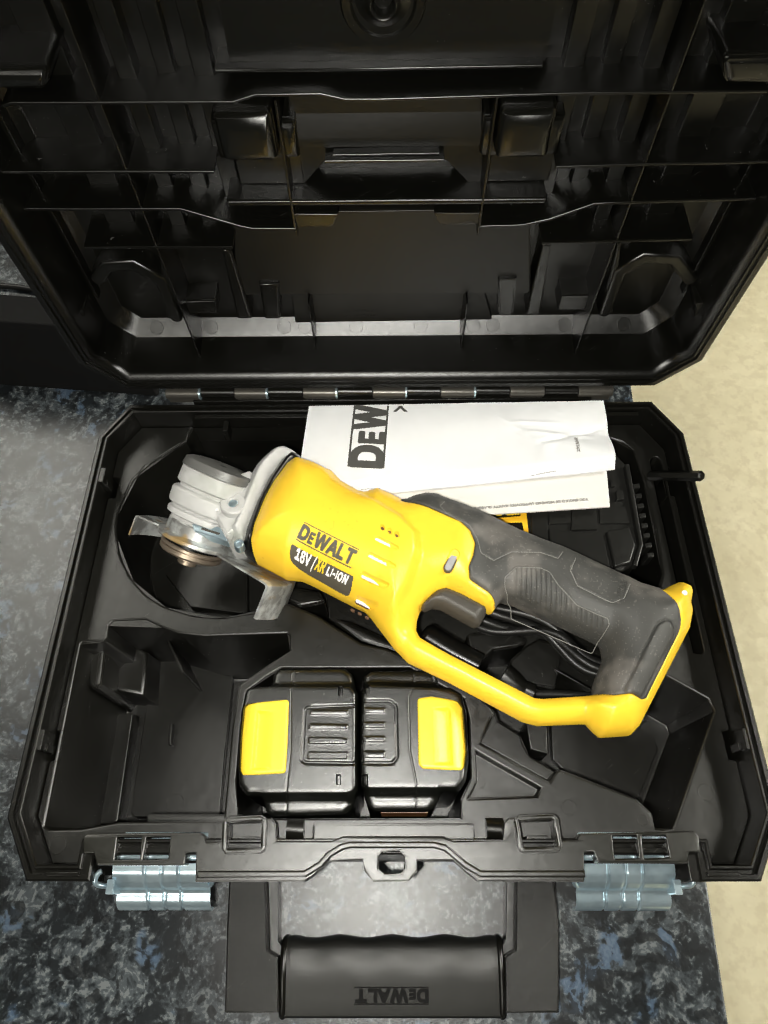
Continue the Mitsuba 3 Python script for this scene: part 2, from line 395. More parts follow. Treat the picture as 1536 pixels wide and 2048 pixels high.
# the fitted tray: deck with wells
L = poly(W([(163, 1279), (208, 1278), (212, 1249), (225, 1237), (293, 1234), (325, 1250), (358, 1262), (407, 1268), (577, 1262), (585, 1271), (585, 1304), (540, 1332), (483, 1372),
            (470, 1450), (460, 1560), (452, 1650), (300, 1650), (236, 1650), (158, 1664), (94, 1665), (83, 1655), (156, 1287)], 0.112), 1.6)
ARC = [(374, 861), (368, 881), (335, 900), (303, 920), (270, 949), (247, 985), (231, 1027), (228, 1066), (234, 1109), (254, 1154), (280, 1187), (316, 1213), (368, 1232), (433, 1241),
             (482, 1236), (531, 1226), (575, 1212)]
ARC = W(ARC[:1], 0.112) + [tuple(p) for p in spline(W(ARC[1:], 0.112), 70)]
TR = poly(ARC + W([(634, 1236), (718, 1290), (770, 1302), (821, 1323), (958, 1400), (984, 1425), (952, 1488), (1100, 1572), (1120, 1545), (1270, 1603), (1299, 1630),
             (1304, 1662), (1350, 1666), (1355, 1651), (1434, 1425), (1422, 1395), (1331, 1345), (1300, 1260), (1320, 1181), (1331, 1150), (1316, 1055), (1294, 966), (1279, 921), (1271, 898),
             (1248, 880), (1222, 871), (1100, 868), (700, 846), (390, 838)], 0.112), 2.0)
BT = poly(W([(466, 1420), (486, 1382), (530, 1350), (562, 1332), (870, 1331), (932, 1392), (943, 1440), (946, 1560), (926, 1600), (925, 1642), (470, 1642)], 0.112), 1.6)
BT = rnd(BT.difference(TR.buffer(2.5)).difference(L.buffer(2.5)), 1.0)
SH = rnd(poly(W([(940, 1490), (1088, 1573), (1075, 1599), (932, 1602), (930, 1560)], 0.112), 1.0).difference(TR.buffer(2.5)).difference(BT.buffer(0.8)), 0.8)
SH = max(geoms(SH), key=lambda g: g.area)
SL = poly(W([(1297, 918), (1308, 910), (1318, 912), (1326, 925), (1364, 1094), (1412, 1304), (1404, 1312), (1384, 1307), (1345, 1140), (1310, 985)], 0.112), 1.2)
SL = rnd(SL.difference(TR.buffer(2.5)), 0.6)
BT = max(geoms(BT), key=lambda g: g.area); SL = max(geoms(SL), key=lambda g: g.area)
deck_o = OCT.buffer(-8.4, join_style='mitre').difference(sbox(-170, -10, 172, 20))
for cx, cy in ((-210, 262), (-211, 75), (211, 75), (210, 262)):
    deck_o = deck_o.difference(sbox(cx - 4.5, cy - 9, cx + 4.5, cy + 8))
deck_o = rnd(deck_o, 1.5)
wells = unary_union([L, TR, BT, SL, SH])
dm = [rings(deck_o.difference(wells), [(0.0, DECK - 20), (0.6, DECK - 0.8), (1.2, DECK)], cap=False)]
flat = deck_o.buffer(-1.2, join_style='mitre', mitre_limit=2.5).difference(wells)
dm = [rings(deck_o, [(0.0, DECK - 20), (0.6, DECK - 0.8), (1.2, DECK)], cap=False)]
for g in geoms(flat):
    a, f = tri(g); dm.append(trimesh.Trimesh(np.column_stack([a, np.full(len(a), DECK)]), f, process=False))
for P_, zf, r, dr_, rf in ((L, 24, 1.8, 5.0, 1.5), (TR, 40, 2.2, 2.0, 1.5), (BT, 30, 1.5, 1.5, 0.8), (SH, DECK - 5, 1.2, 0.8, 0.6), (SL, DECK - 30, 1.2, 1.0, 0.6)):
    dm.append(well(P_, DECK, zf, r, dr_, rf))
deck = cat(*dm); deck.merge_vertices()
put(CASE + '__tray', deck, 'tray_plastic', smooth=38)

def tray_piece(name, pts, z, z0, r=1.0, rr=1.0, draft=0.6, m='tray_plastic'):
    put(CASE + '__tray__' + name, slab(rnd(poly(W(pts, z / 1000)), rr), z0, z, r, draft), m, smooth=38)
tray_piece('floor_plate', [(306, 1311), (469, 1334), (452, 1500), (440, 1636), (268, 1636), (259, 1625), (285, 1450)], 31, 23.5, 0.8, 1.5)
tray_piece('step', [(212, 1428), (268, 1424), (264, 1450), (238, 1640), (230, 1650), (190, 1650)], 38, 23.5, 1.2, 1.5)
tray_piece('post', [(168, 1296), (206, 1292), (214, 1300), (206, 1368), (196, 1380), (182, 1381), (172, 1372)], 92, 23.5, 3.5, 2.5, 1.5)
tray_piece('post', [(214, 1262), (300, 1300), (292, 1398), (200, 1380), (196, 1340)], 62, 23.5, 3, 2.0, 2.0)
tray_piece('fin', [(321, 1256), (327, 1256), (370, 1345), (362, 1345)], 84, 23.5, 0.8, 0.6, 0.3)
tray_piece('peg', [(337, 1446), (346, 1446), (344, 1490), (334, 1490)], 37, 30, 1.0, 1.0, 0.4)
tray_piece('boss', [(977, 1417), (952, 1486), (1100, 1568), (1117, 1545), (1060, 1509), (1049, 1489), (1043, 1469), (997, 1440), (992, 1419)], 96, 39, 1.2, 1.0, 0.8)
tray_piece('rib_plate', [(1050, 1440), (1095, 1452), (1098, 1510), (1060, 1500)], 66, 39, 0.8, 0.8)
tray_piece('floor_plate', [(1100, 1440), (1300, 1440), (1318, 1500), (1278, 1600), (1130, 1545), (1104, 1520)], 46, 39, 0.8, 1.0)
tray_piece('floor_plate', [(330, 1150), (470, 1010), (640, 1060), (660, 1240), (500, 1230), (380, 1215)], 46, 39, 0.8, 1.0)
tray_piece('rib', [(487, 1050), (495, 1050), (497, 1228), (489, 1228)], 52, 45, 0.6, 0.4)
tray_piece('cradle', [(575, 1170), (640, 1180), (655, 1205), (600, 1215), (570, 1200)], 88, 39, 3, 3)
tray_piece('cradle', [(640, 1230), (700, 1240), (810, 1290), (800, 1310), (720, 1285)], 80, 39, 4, 3)
tray_piece('cradle', [(930, 1265), (1010, 1260), (1045, 1270), (1060, 1285), (1035, 1295), (990, 1300), (965, 1322), (940, 1310)], 84, 39, 2, 3)
tray_piece('cradle', [(1050, 1290), (1075, 1276), (1110, 1285), (1125, 1300), (1112, 1380), (1010, 1360), (1020, 1318)], 82, 39, 2, 3)
tray_piece('rib', [(1110, 1335), (1190, 1380), (1188, 1386), (1108, 1341)], 84, 39, 0.8, 0.6)
for (x, y, rr) in ((195, 1090, 9), (170, 1255, 10), (640, 1300, 9), (1138, 1615, 12), (1412, 1585, 14), (1285, 1640, 9), (115, 1690, 14), (960, 1562, 11)):
    c = W([(x, y)], 0.112)[0]; rmm = rr * 0.36; zz = DECK if (x, y) != (960, 1562) else DECK - 5
    put(CASE + '__tray__pin_mark', up_by(slab(Point(c).buffer(rmm, quad_segs=10).difference(Point(c).buffer(rmm - 0.6, quad_segs=10)), -0.2, 0.18, 0.15), zz), 'tray_plastic')
c = W([(350, 1608)], 0.031)[0]
put(CASE + '__tray__pin_mark', slab(Point(c).buffer(7).difference(Point(c).buffer(6.2)), 30.8, 31.2, 0.15), 'tray_plastic')
ridge = spline([[*W([(846, 1262)], .105)[0], 98], [*W([(890, 1290)], .105)[0], 98], [*W([(960, 1328)], .105)[0], 98]], 20)
put(CASE + '__tray__round_ridge', tube(ridge, np.r_[7, np.full(18, 9.5), 9.5], 24), 'gloss_black', smooth=60)

# snap tabs on the rim
for x, y in ((-211.2, 262), (-211.6, 75), (211.6, 75)):
    s = 1 if x > 0 else -1
    put(CASE + '__snap_tab', rbox(x - 1.6, x + 2.4, y - 6, y + 6, Rm - 15, Rm + 0.2, 0.6), 'black_plastic')
    put(CASE + '__snap_tab', rbox(x - s * 2.4 - 1.4, x - s * 2.4 + 1.4, y - 6, y - 1, Rm - 15, Rm - 5, 0.6), 'black_plastic')
put(CASE + '__snap_tab', rbox(-128, -124, 303, 313, Rm - 16, Rm - 4, 0.6), 'black_plastic')
put(CASE + '__rear_lip', rbox(-150, 190, 313.5, 317, Rm - 6, Rm - 1.5, 0.5), 'black_plastic')

# front frame carrying the latches
zb = R + 0.003
bar = poly(W([(173, 1667), (399, 1665), (407, 1672), (411, 1684), (443, 1684), (447, 1645), (457, 1638), (543, 1636), (551, 1645), (553, 1682), (664, 1682), (684, 1673), (886, 1673), (906, 1682),
              (1005, 1681), (1009, 1646), (1018, 1635), (1105, 1634), (1116, 1645), (1121, 1681), (1155, 1681), (1160, 1667), (1389, 1662), (1398, 1673), (1402, 1704), (1377, 1704), (1376, 1727),
              (1197, 1726), (1188, 1704), (1169, 1704), (1169, 1764), (956, 1762), (938, 1748), (908, 1721), (835, 1720), (835, 1742), (817, 1763), (745, 1763), (728, 1741), (726, 1720), (656, 1721),
              (628, 1750), (609, 1763), (390, 1764), (392, 1706), (372, 1705), (369, 1730), (193, 1731), (188, 1706), (166, 1706), (166, 1676)], zb), 0.8)
win = [poly(W(q, zb), 0.5) for q in ([(235, 1674), (283, 1674), (279, 1719), (229, 1719)], [(293, 1674), (341, 1673), (336, 1718), (286, 1719)], [(1225, 1671), (1274, 1671), (1279, 1717), (1230, 1718)],
                                     [(1284, 1671), (1332, 1670), (1340, 1716), (1289, 1717)], [(458, 1646), (524, 1644), (522, 1695), (456, 1697)], [(1038, 1643), (1104, 1641), (1112, 1693), (1046, 1694)],
                                     [(758, 1712), (766, 1704), (800, 1704), (810, 1716), (808, 1738), (798, 1746), (768, 1746), (758, 1736)])]
bar = bar.difference(unary_union(win))
B0 = Rm + 3
put(CASE + '__front_bar', rings(bar, [(0, B0 - 9), (0, B0 - 0.9), (0.25, B0 - 0.3), (0.9, B0)], base=True), 'bar_plastic', smooth=38)
bead = [(402, 1749), (610, 1748), (640, 1730), (660, 1708), (684, 1694), (700, 1690), (868, 1690), (890, 1696), (908, 1710), (930, 1730), (960, 1748), (1162, 1748)]
bm = LineString(W(bead, zb)).buffer(1.7, cap_style='square', quad_segs=6)
put(CASE + '__front_bar__bead', slab(bm, B0 - 0.5, B0 + 2.6, 1.1), 'bar_plastic', smooth=40)
ey = Point(0, 0)
eyelet = poly(W([(754, 1710), (764, 1699), (803, 1699), (815, 1714), (813, 1741), (801, 1751), (765, 1751), (754, 1740)], zb), 1.2)
put(CASE + '__front_bar__eyelet_rim', slab(eyelet.difference(win[-1].buffer(0.2)), B0 - 0.5, B0 + 1.1, 0.5), 'bar_plastic', smooth=40)
for w_ in win[4:6]:
    put(CASE + '__front_bar__loop_rim', slab(w_.buffer(3.2, quad_segs=6).difference(w_.buffer(0.3)), B0 - 0.5, B0 + 3.4, 1.2), 'bar_plastic', smooth=40)
    x0, y0, x1, y1 = w_.bounds
    put(CASE + '__front_bar__loop_pad', rbox(x0 + 5, x1 - 2, y0 - 1, y1 - 7, B0 - 24, B0 - 9.5, 0.8), 'bar_plastic')
put(CASE + '__front_wall', rbox(-166, 168, 13.5, 16.5, 1, DECK + 2, 0.5), 'black_plastic')
put(CASE + '__front_trough', rbox(-46, 48, 19.5, 30, DECK - 6, DECK + 6, 1.5), 'bar_plastic')
for x in (-56, 60):
    put(CASE + '__front_pivot', tube([(x - 5, 27, DECK + 2), (x + 5, 27, DECK + 2)], 6, 20), 'black_plastic', smooth=50)
put(CASE + '__tray_rail', rbox(-146, -88, 31, 35.5, DECK - 10, DECK - 1, 1.6), 'tray_plastic')
for s in (-1, 1):                                                      # rim end blocks beside the latch recess
    put(CASE + '__end_block', rbox(s * 166 - 3, s * 166 + 9 if s > 0 else s * 166 - 9, -0.2, 15, Rm - 30, Rm - 1.2, 0.6), 'black_plastic')
    put(CASE + '__end_bead', rbox(min(s * 190, s * 172), max(s * 190, s * 172), 2.2, 4.6, Rm - 0.5, Rm + 1.3, 0.6), 'black_plastic')

# bright zinc latches hanging open below the bar
def latch_plate(x0, x1, ribs):
    prof = np.array([(9, Rm - 8), (4, Rm - 9.2), (0.0, Rm - 12.5), (-2.4, Rm - 16.5), (-3.4, Rm - 20.0), (-5.4, Rm - 21.8), (-9.6, Rm - 23.0), (-11.8, Rm - 25.0), (-13.2, Rm - 28.0), (-13.8, Rm - 32.0), (-12.8, Rm - 33.0)], float)
    u_ = np.r_[0, np.cumsum(np.linalg.norm(np.diff(prof, axis=0), axis=1))]; uu = np.linspace(0, u_[-1], 34)
    pr = np.column_stack([np.interp(uu, u_, prof[:, i]) for i in (0, 1)]); xs = np.linspace(x0, x1, 110)
    t = np.gradient(pr, axis=0); t /= np.linalg.norm(t, axis=1, keepdims=True); nn = np.column_stack([t[:, 1], -t[:, 0]])
    V = []
    for o in (0.0, -1.0):
        for x in xs:
            h = sum(0.95 * math.exp(-((x - c) / 0.85) ** 4) for c in ribs)
            q = pr - nn * (h + o) * np.clip(np.arange(34) / 6, 0, 1)[:, None] if o == 0 else pr - nn * (h + o)
            V += [(x, a, b) for a, b in q]
    n, k = 110, 34; fs = []
    for s in range(2):
        for i in range(n - 1):
            for j in range(k - 1):
                a = s * n * k + i * k + j; q = [a, a + 1, a + k + 1, a + k]
                q = q if s else q[::-1]; fs += [[q[0], q[1], q[2]], [q[0], q[2], q[3]]]
    edge = [i * k for i in range(n)] + [(n - 1) * k + j for j in range(1, k)] + [i * k + k - 1 for i in range(n - 2, -1, -1)] + [j for j in range(k - 2, 0, -1)]
    for a, b in zip(edge, edge[1:] + edge[:1]):
        fs += [[a, b, b + n * k], [a, b + n * k, a + n * k]]
    return trimesh.Trimesh(V, fs, process=False)
for x0, x1, ribs in ((-157, -103.5, (-139, -129.5, -120)), (104.5, 158, (121, 130.5, 140))):
    k = put(CASE + '__latch', latch_plate(x0, x1, ribs), 'zinc', smooth=28)
    s = -1 if x0 < 0 else 1
    out, inn = (x0, x1) if s < 0 else (x1, x0)
    put(k + '__wire', tube(spline([(out + s * 6, 5, Rm - 8), (out + s * 8.5, 2.5, Rm - 8), (out + s * 9, -0.5, Rm - 9), (out + s * 6, -2.2, Rm - 12), (out + s * 1.5, -2.5, Rm - 16)], 16), 1.5, 12), 'zinc', smooth=60)
    put(k + '__wire', tube(spline([(inn + s * 2, 9, Rm - 8), (inn - s * 1.5, 5, Rm - 8), (inn - s * 2.5, 1, Rm - 11), (inn, -2, Rm - 16)], 14), 1.5, 12), 'zinc', smooth=60)
    put(k + '__ear', rbox(out + s * 0.3 - 2.2, out + s * 0.3 + 2.2, -6.5, 1, Rm - 22, Rm - 9, 0.6), 'zinc')
    put(k + '__pin', tube([(x0 + 2, 12.2, Rm - 8), (x1 - 2, 12.2, Rm - 8)], 1.9, 16), 'zinc', smooth=60)
    put(k + '__backplate', slab(rnd(sbox(x0 + 3, 14.5, x1 - 3, 25), 0.5, 0), Rm - 14, Rm - 9, 1.5), 'zinc')

# carrying handle folded forward on the worktop
def HP(pts, z=0.030): return W(pts, z)
def handle_leg(pts): return slab(rnd(poly(HP(pts)), 1.2), 4, 30, 1.6, 0.4)
put(CASE + '__handle__leg', handle_leg([(460, 1690), (530, 1690), (534, 1900), (556, 1912), (558, 2028), (447, 2028), (452, 1850)]), 'grain_plastic', smooth=38)
put(CASE + '__handle__leg', handle_leg([(1033, 1690), (1104, 1690), (1120, 1850), (1120, 2028), (1010, 2028), (1008, 1912), (1030, 1900)]), 'grain_plastic', smooth=38)
for q in ([(532, 1700), (556, 1700), (556, 1880), (572, 1905), (562, 1915), (540, 1902)], [(1014, 1700), (1032, 1700), (1030, 1902), (1008, 1915), (996, 1905), (1012, 1880)]):
    put(CASE + '__handle__inner_rail', slab(rnd(poly(HP(q, 0.02)), 0.8), 4, 19, 0.8), 'black_plastic', smooth=38)
ga, gb = np.array(HP([(566, 1950)], .03)[0]), np.array(HP([(1003, 1950)], .03)[0])
xs = np.linspace(0, 1, 120); V = []
gl = np.linalg.norm(gb - ga); xd = (gb - ga) / gl; yd = np.array([-xd[1], xd[0]])
prof0 = np.array([(19.6, 3), (20.4, 12), (20.2, 18), (19.0, 22.0), (16.6, 24.6), (13, 26.2), (8, 27.2), (3, 27.4), (-2, 26.6), (-6, 25.2), (-14, 22.6), (-22.4, 19.6), (-24, 18), (-24.2, 4)])
for t in xs:
    w_ = math.cos(2 * math.pi * (t * 4.0)) * (1 if 0.02 < t < 0.98 else 0.4)
    for (a, b) in prof0:
        k = np.clip((a - 3) / 17, 0, 1)
        q = ga + xd * gl * t + yd * (a + k * 0.9 * w_)
        V.append((q[0], q[1], b + 0.9 * w_ * math.exp(-((a - 10) / 6) ** 2)))
n, k = len(xs), len(prof0); fs = []
for i in range(n - 1):
    for j in range(k - 1):
        a = i * k + j; fs += [[a, a + k, a + k + 1], [a, a + k + 1, a + 1]]
grip_m = trimesh.Trimesh(V, fs, process=False); grip_m.fix_normals()
put(CASE + '__handle__grip', grip_m, 'handle_grip', smooth=50)
for t in (-0.004, 1.004):
    c = ga + xd * gl * t
    pts_ = [np.r_[c + yd * (a * 0.94), b * 0.96] for a, b in prof0]
    put(CASE + '__handle__collar', tube(pts_, 2.4, 10), 'black_plastic', smooth=60)
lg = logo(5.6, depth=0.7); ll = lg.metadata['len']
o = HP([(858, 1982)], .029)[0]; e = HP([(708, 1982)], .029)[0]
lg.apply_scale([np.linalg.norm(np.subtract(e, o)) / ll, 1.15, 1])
put(CASE + '__handle__grip__lettering', lay(lg, o, np.subtract(e, o), lambda q: np.interp(-((q - ga) @ yd), [-3, 2, 6, 14, 22.4, 24], [27.4, 26.6, 25.2, 22.6, 19.6, 18]), -0.1), 'dark_matte', smooth=False)  # moulded relief: its shading is put in as a darker matte black
for x0, x1 in ((-103, -76), (76, 103)):
    put(CASE + '__handle__mount', rbox(x0, x1, 4, 14, 6, 34, 2), 'black_plastic')

# hinge
def HY(px): return 1000 * aty(px, 790, 0.331)[0]
hx = [HY(p) for p in (334, 404, 471, 538, 607, 676, 745, 814, 880, 950, 1017, 1086, 1152, 1221)]
for i in range(13):
    a, b = hx[i] + 0.3, hx[i + 1] - 0.3
    if i % 2 == 0:
        kk = put(CASE + '__hinge_knuckle', lathe([(0, 0.5), (0, 3.9), (0.5, 4.3), (b - a - 0.5, 4.3), (b - a, 3.9), (b - a, 0.5)], (a, 331, Rm + 6.5), (b, 331, Rm + 6.5), 28), 'dull_steel', smooth=40)
        put(kk + '__leaf', rbox(a + 1, b - 1, 328.4, 331, Rm - 1, Rm + 9, 0.4), 'dull_steel')
        if i in (0, 2, 4, 6, 8): put(kk + '__collar', lathe([(0, 1), (0, 4.7), (1.4, 4.7), (1.4, 1)], (b - 1.2, 331, Rm + 6.5), (b + .2, 331, Rm + 6.5), 24), 'zinc', smooth=40)
    else:
        put(CASE + '__hinge_knuckle', lathe([(0, 0.5), (0, 3.9), (b - a, 3.9), (b - a, 0.5)], (a, 332, Rm + 6.5), (b, 332, Rm + 6.5), 28), 'black_plastic', smooth=40)
put(CASE + '__hinge_flange', rbox(-152, 155, 326.5, 334, Rm - 6, Rm + 2.4, 0.6), 'black_plastic')

# ------------------------------------------------------------------ the lid, modelled lying flat (x, v, height) and stood up
LY, LZ = 330.0, 143.0                                                 # rim plane y, lowest z
LT = math.radians(2.8)                                                # the lid stands a little past upright, towards the front
LV, LH = np.array([0, -math.sin(LT), math.cos(LT)]), np.array([0, -math.cos(LT), -math.sin(LT)])
LO = np.array([0, LY, LZ])
LM = frame(LO, [1, 0, 0], LV, LH)
def LP(pts, h):                                                        # survey positions at lid height h (0 = rim, -48 = panel)
    out = []
    for px, py in pts:
        d = fw + (px - 768) / 1385 * rt - (py - 1024) / 1385 * up
        o = CAM * 1000 - LO
        q = o + d * ((h - o @ LH) / (d @ LH)); out.append((q[0], q @ LV))
    return out
LID = CASE + '__lid'
LOCT = Polygon([(-200, 0), (200, 0), (224, 30), (225, 298), (203, 330), (-203, 330), (-225, 298), (-224, 30)])
put(LID, rings(LOCT, [(6, -50), (2, -48), (1, -14), (0, -12), (0, -0.8), (0.8, 0), (4.5, 0), (5.0, -1.6), (7.0, -1.6), (7.5, -3.0), (9.2, -4.2), (10.4, -6.0), (11.5, -8.5), (15.5, -36.5), (16.0, -37.2), (25.0, -47.6), (25.7, -48)]),
    'lid_plastic', smooth=33, M=LM)
PH = -48.0
LID_MAT = {'centre_plate': 'lid_matte', 'brow_plate': 'lid_matte', 'stiffener': 'lid_plastic'}
def lid_piece(name, pts, h, h0=PH, r=1.0, rr=0.8, draft=0.3, mat='lid_plastic', raw=False):
    p = poly(pts if raw else LP(pts, h))
    p = rnd(p, rr) if rr else p
    return put(LID + '__' + name, slab(p, h0, h, r, draft), LID_MAT.get(name, mat), smooth=36, M=LM)
def lid_wall(name, line, h, h0=PH, w=1.9, r=0.8):
    p = LineString(LP(line, h)).buffer(w / 2, cap_style='flat', join_style='mitre')
    return put(LID + '__' + name, slab(p, h0, h, r, 0.0), 'lid_plastic', smooth=36, M=LM)
HR = -19.5
# horizontal ribs with their stepped feet
lid_wall('rib', [(5, 214), (24, 208), (230, 207), (466, 206), (511, 192), (642, 190), (690, 201), (760, 201), (1130, 189), (1536, 184)], HR)
lid_wall('rib', [(-10, 347), (200, 345), (428, 345)], HR)
lid_wall('rib', [(1113, 336), (1300, 330), (1545, 325)], HR)
lid_wall('rib', [(45, 420), (200, 420), (362, 420), (480, 454), (504, 459), (592, 459)], HR)
lid_wall('rib', [(960, 455), (1045, 452), (1100, 440), (1190, 409), (1300, 405), (1512, 399)], HR)
lid_wall('rib', [(168, 497), (300, 496), (466, 496)], HR)
lid_wall('rib', [(1083, 488), (1220, 484), (1385, 480)], HR)
lid_wall('rib', [(430, 143), (640, 142), (760, 140), (1086, 133)], -30)
lid_wall('rib', [(455, 408), (590, 408), (760, 407), (962, 405), (1092, 403)], -20, w=4, r=1.8)
# vertical ribs
XL = LP([(199, 207)], HR)[0][0]; XR = LP([(1290, 330)], HR)[0][0]
XL2 = LP([(584, 420)], HR)[0][0]; XR2 = LP([(965, 410)], HR)[0][0]
for x in (XL, XR):
    lid_piece('rib', [(x - 0.8, 24), (x + 0.8, 24), (x + 0.8, 318), (x - 0.8, 318)], HR - 0.4, r=0.4, rr=0, raw=True)
    lid_piece('rib', [(x - 0.8, 12), (x + 0.8, 12), (x + 0.8, 32), (x - 0.8, 32)], -20, r=0.4, rr=0, raw=True)
for x in (XL2, XR2):
    v0 = LP([(600, 475)], HR)[0][1]; v1 = LP([(575, 200)], HR)[0][1]
    lid_piece('rib', [(x - 1, v0), (x + 1, v0), (x + 1, v1), (x - 1, v1)], HR - 0.2, r=0.4, rr=0, raw=True)
    lid_piece('rib', [(x - 0.8, 12), (x + 0.8, 12), (x + 0.8, 62), (x - 0.8, 62)], -26, r=0.4, rr=0, raw=True)
for s in (-1, 1):
    x = s * 205
    lid_piece('rib', [(x - 0.8, 60), (x + 0.8, 60), (x + 0.8, 320), (x - 0.8, 320)], -34, r=0.4, rr=0, raw=True)
    for (xa, xb, hh) in ((88, 99, -40), (108, 118, -42), (127, 137, -38), (160, 178, -41)):
        lid_piece('stiffener', [(s * xa, 118), (s * xb, 118), (s * xb, 322), (s * xa, 322)] if s > 0 else [(s * xb, 118), (s * xa, 118), (s * xa, 322), (s * xb, 322)], hh, r=0.8, rr=0.6, raw=True)
# low centre plates
lid_piece('centre_plate', [(462, 424), (1062, 416), (1062, 582), (1056, 588), (482, 592), (474, 586)], -36, r=1.2, rr=1.5)
lid_piece('centre_plate', [(580, 575), (965, 568), (985, 640), (590, 646)], -44, r=0.6, rr=1.0)
lid_piece('brow_plate', [(575, 190), (965, 186), (968, 398), (894, 324), (882, 316), (666, 318), (650, 324), (582, 400)], -35, r=1.0, rr=0.8)
q0, q1 = LP([(582, 196), (962, 192)], -36), LP([(584, 288), (964, 284)], -27)
q2 = LP([(584, 306), (964, 302)], -28)
brow = trimesh.Trimesh([(*q0[0], -37), (*q0[1], -37), (*q1[0], -32), (*q1[1], -32), (*q2[0], -32.5), (*q2[1], -32.5), (*q2[0], -36), (*q2[1], -36)], [[2, 3, 1], [2, 1, 0], [4, 5, 3], [4, 3, 2], [6, 7, 5], [6, 5, 4]], process=False)
put(LID + '__brow_panel', brow, 'lid_matte', smooth=30, M=LM)
lid_piece('latch_lip', [(586, 428), (678, 427), (668, 452), (660, 456), (592, 456)], -22, r=1.0, rr=0.8)
lid_piece('latch_lip', [(866, 426), (962, 424), (960, 450), (884, 452), (878, 450)], -22, r=1.0, rr=0.8)
lid_wall('mouth_lip', [(650, 325), (888, 322)], -24, w=2.0)
lid_wall('mouth_lip', [(666, 312), (878, 308)], -27, w=1.6)
# curved crown of the lid behind the big boss
cm = []
for (t, hh) in ((0, -36.5), (8, -35.2), (11, -36.6), (26, -37.6), (40, -39.0), (60, -42)):
    cm.append((t, hh))
v0 = LP([(760, 134)], -33)[0][1]
crown = trimesh.Trimesh([(x, v0 + t, h) for x in (-78, -40, 0, 40, 78) for t, h in cm], [f for i in range(4) for j in range(5) for f in
                        ([i * 6 + j, (i + 1) * 6 + j, (i + 1) * 6 + j + 1], [i * 6 + j, (i + 1) * 6 + j + 1, i * 6 + j + 1])], process=False)
put(LID + '__crown_panel', crown, 'lid_plastic', smooth=True, M=LM)
bc = LP([(766, 8)], -34)[0]
put(LID + '__round_boss', lathe([(-48, 22), (-37, 20), (-35, 19), (-35.5, 15.5), (-38, 14), (-36, 9), (-33, 7.5), (-32, 6), (-33, 4.5), (-40, 3.5)], (bc[0], bc[1], 0), (bc[0], bc[1], 1), 40), 'lid_plastic', smooth=50, M=LM)
# latch blocks
for q, nm in (([(428, 222), (532, 222), (545, 232), (548, 325), (538, 338), (450, 340), (438, 328)], ''), ([(1002, 216), (1100, 212), (1112, 222), (1104, 320), (1096, 330), (1014, 334), (1004, 325)], '')):
    p = poly(LP(q, -8))
    x0, y0, x1, y1 = p.bounds
    lid_piece('latch_block', [(x0, y0), (x1, y0), (x1, y0 + 30), (x0, y0 + 30)], -9, r=8, rr=4, draft=1.2, raw=True)
    lid_piece('block_foot', [(x0 - 5, y0 - 9), (x1 + 8, y0 - 9), (x1 + 8, y0 + 14), (x0 - 5, y0 + 14)], -26, r=5, rr=1.5, raw=True)
    lid_piece('keeper_plate', [(x0 + 2, y0 - 30), (x1 + 8, y0 - 30), (x1 + 8, y0 - 10), (x0 + 2, y0 - 10)], -34, r=1.0, rr=1.0, raw=True)
for q in ([(-60, 131), (88, 131), (104, 140), (102, 176), (90, 190), (-60, 192)], [(1440, 108), (1600, 106), (1600, 180), (1450, 178), (1444, 168)]):
    lid_piece('side_block', q, -14, r=5, rr=4, draft=1.5)
# hanging bars and corner loops near the hinge
for q in ([(316, 500), (330, 500), (364, 640), (332, 640)], [(440, 498), (462, 498), (506, 640), (474, 640)], [(516, 566), (560, 566), (562, 640), (528, 640)],
          [(1108, 488), (1085, 488), (1050, 632), (1082, 632)], [(995, 558), (1036, 556), (1028, 634), (996, 634)], [(1232, 486), (1245, 486), (1228, 630), (1200, 630)]):
    lid_piece('guide_bar', q, -33, r=2.2, rr=2.0, draft=0.4)
for q in ([(368, 602), (432, 600), (436, 628), (372, 630)], [(1122, 592), (1190, 590), (1186, 622), (1114, 622)]):
    lid_piece('stop_block', q, -31, r=2.0, rr=1.2)
for q in ([(196, 560), (214, 534), (266, 531), (322, 562), (352, 636)], [(1382, 560), (1350, 520), (1288, 517), (1240, 545), (1210, 625)]):
    p = LineString(LP(q, -33)).buffer(5.0, join_style='mitre', cap_style='round')
    put(LID + '__corner_loop', slab(p, PH, -32, 2.4, 0.5), 'lid_plastic', smooth=36, M=LM)
for q in ([(142, 622), (168, 622), (172, 690), (150, 690)], [(1390, 607), (1416, 605), (1410, 672), (1386, 674)]):
    lid_piece('corner_post', q, -16, h0=-40, r=1.5, rr=1.0)
for i, (x, y) in enumerate(((308, 641), (420, 646), (568, 648), (610, 648), (712, 646), (842, 640), (948, 640), (988, 636), (1133, 634), (1255, 630))):
    q = LP([(x, y)], -43)[0]
    m = slab(Point(0, 0).buffer(5.2, quad_segs=10), -0.3, 0.5, 0.35)
    nrm = unit([0, 10.4, 11.5]) if False else None
    A = np.eye(4); th = math.radians(-49.0); A[:3, :3] = [[1, 0, 0], [0, math.cos(th), -math.sin(th)], [0, math.sin(th), math.cos(th)]]
    A[:3, 3] = (q[0], 20.5, -42.3)
    put(LID + '__pin_mark', m, 'lid_plastic', M=LM @ A)
for s, vv, sz in (('NA  NA182595', 36.5, 2.6), ('PH  NA182591', 31.5, 2.6)):
    m = text(s[::-1], sz, False, 1.0, 0.25); m.vertices[:, :2] *= -1
    m.apply_translation([-8, vv, -43.8]); put(LID + '__moulded_text', m, 'lid_plastic', smooth=False, M=LM)

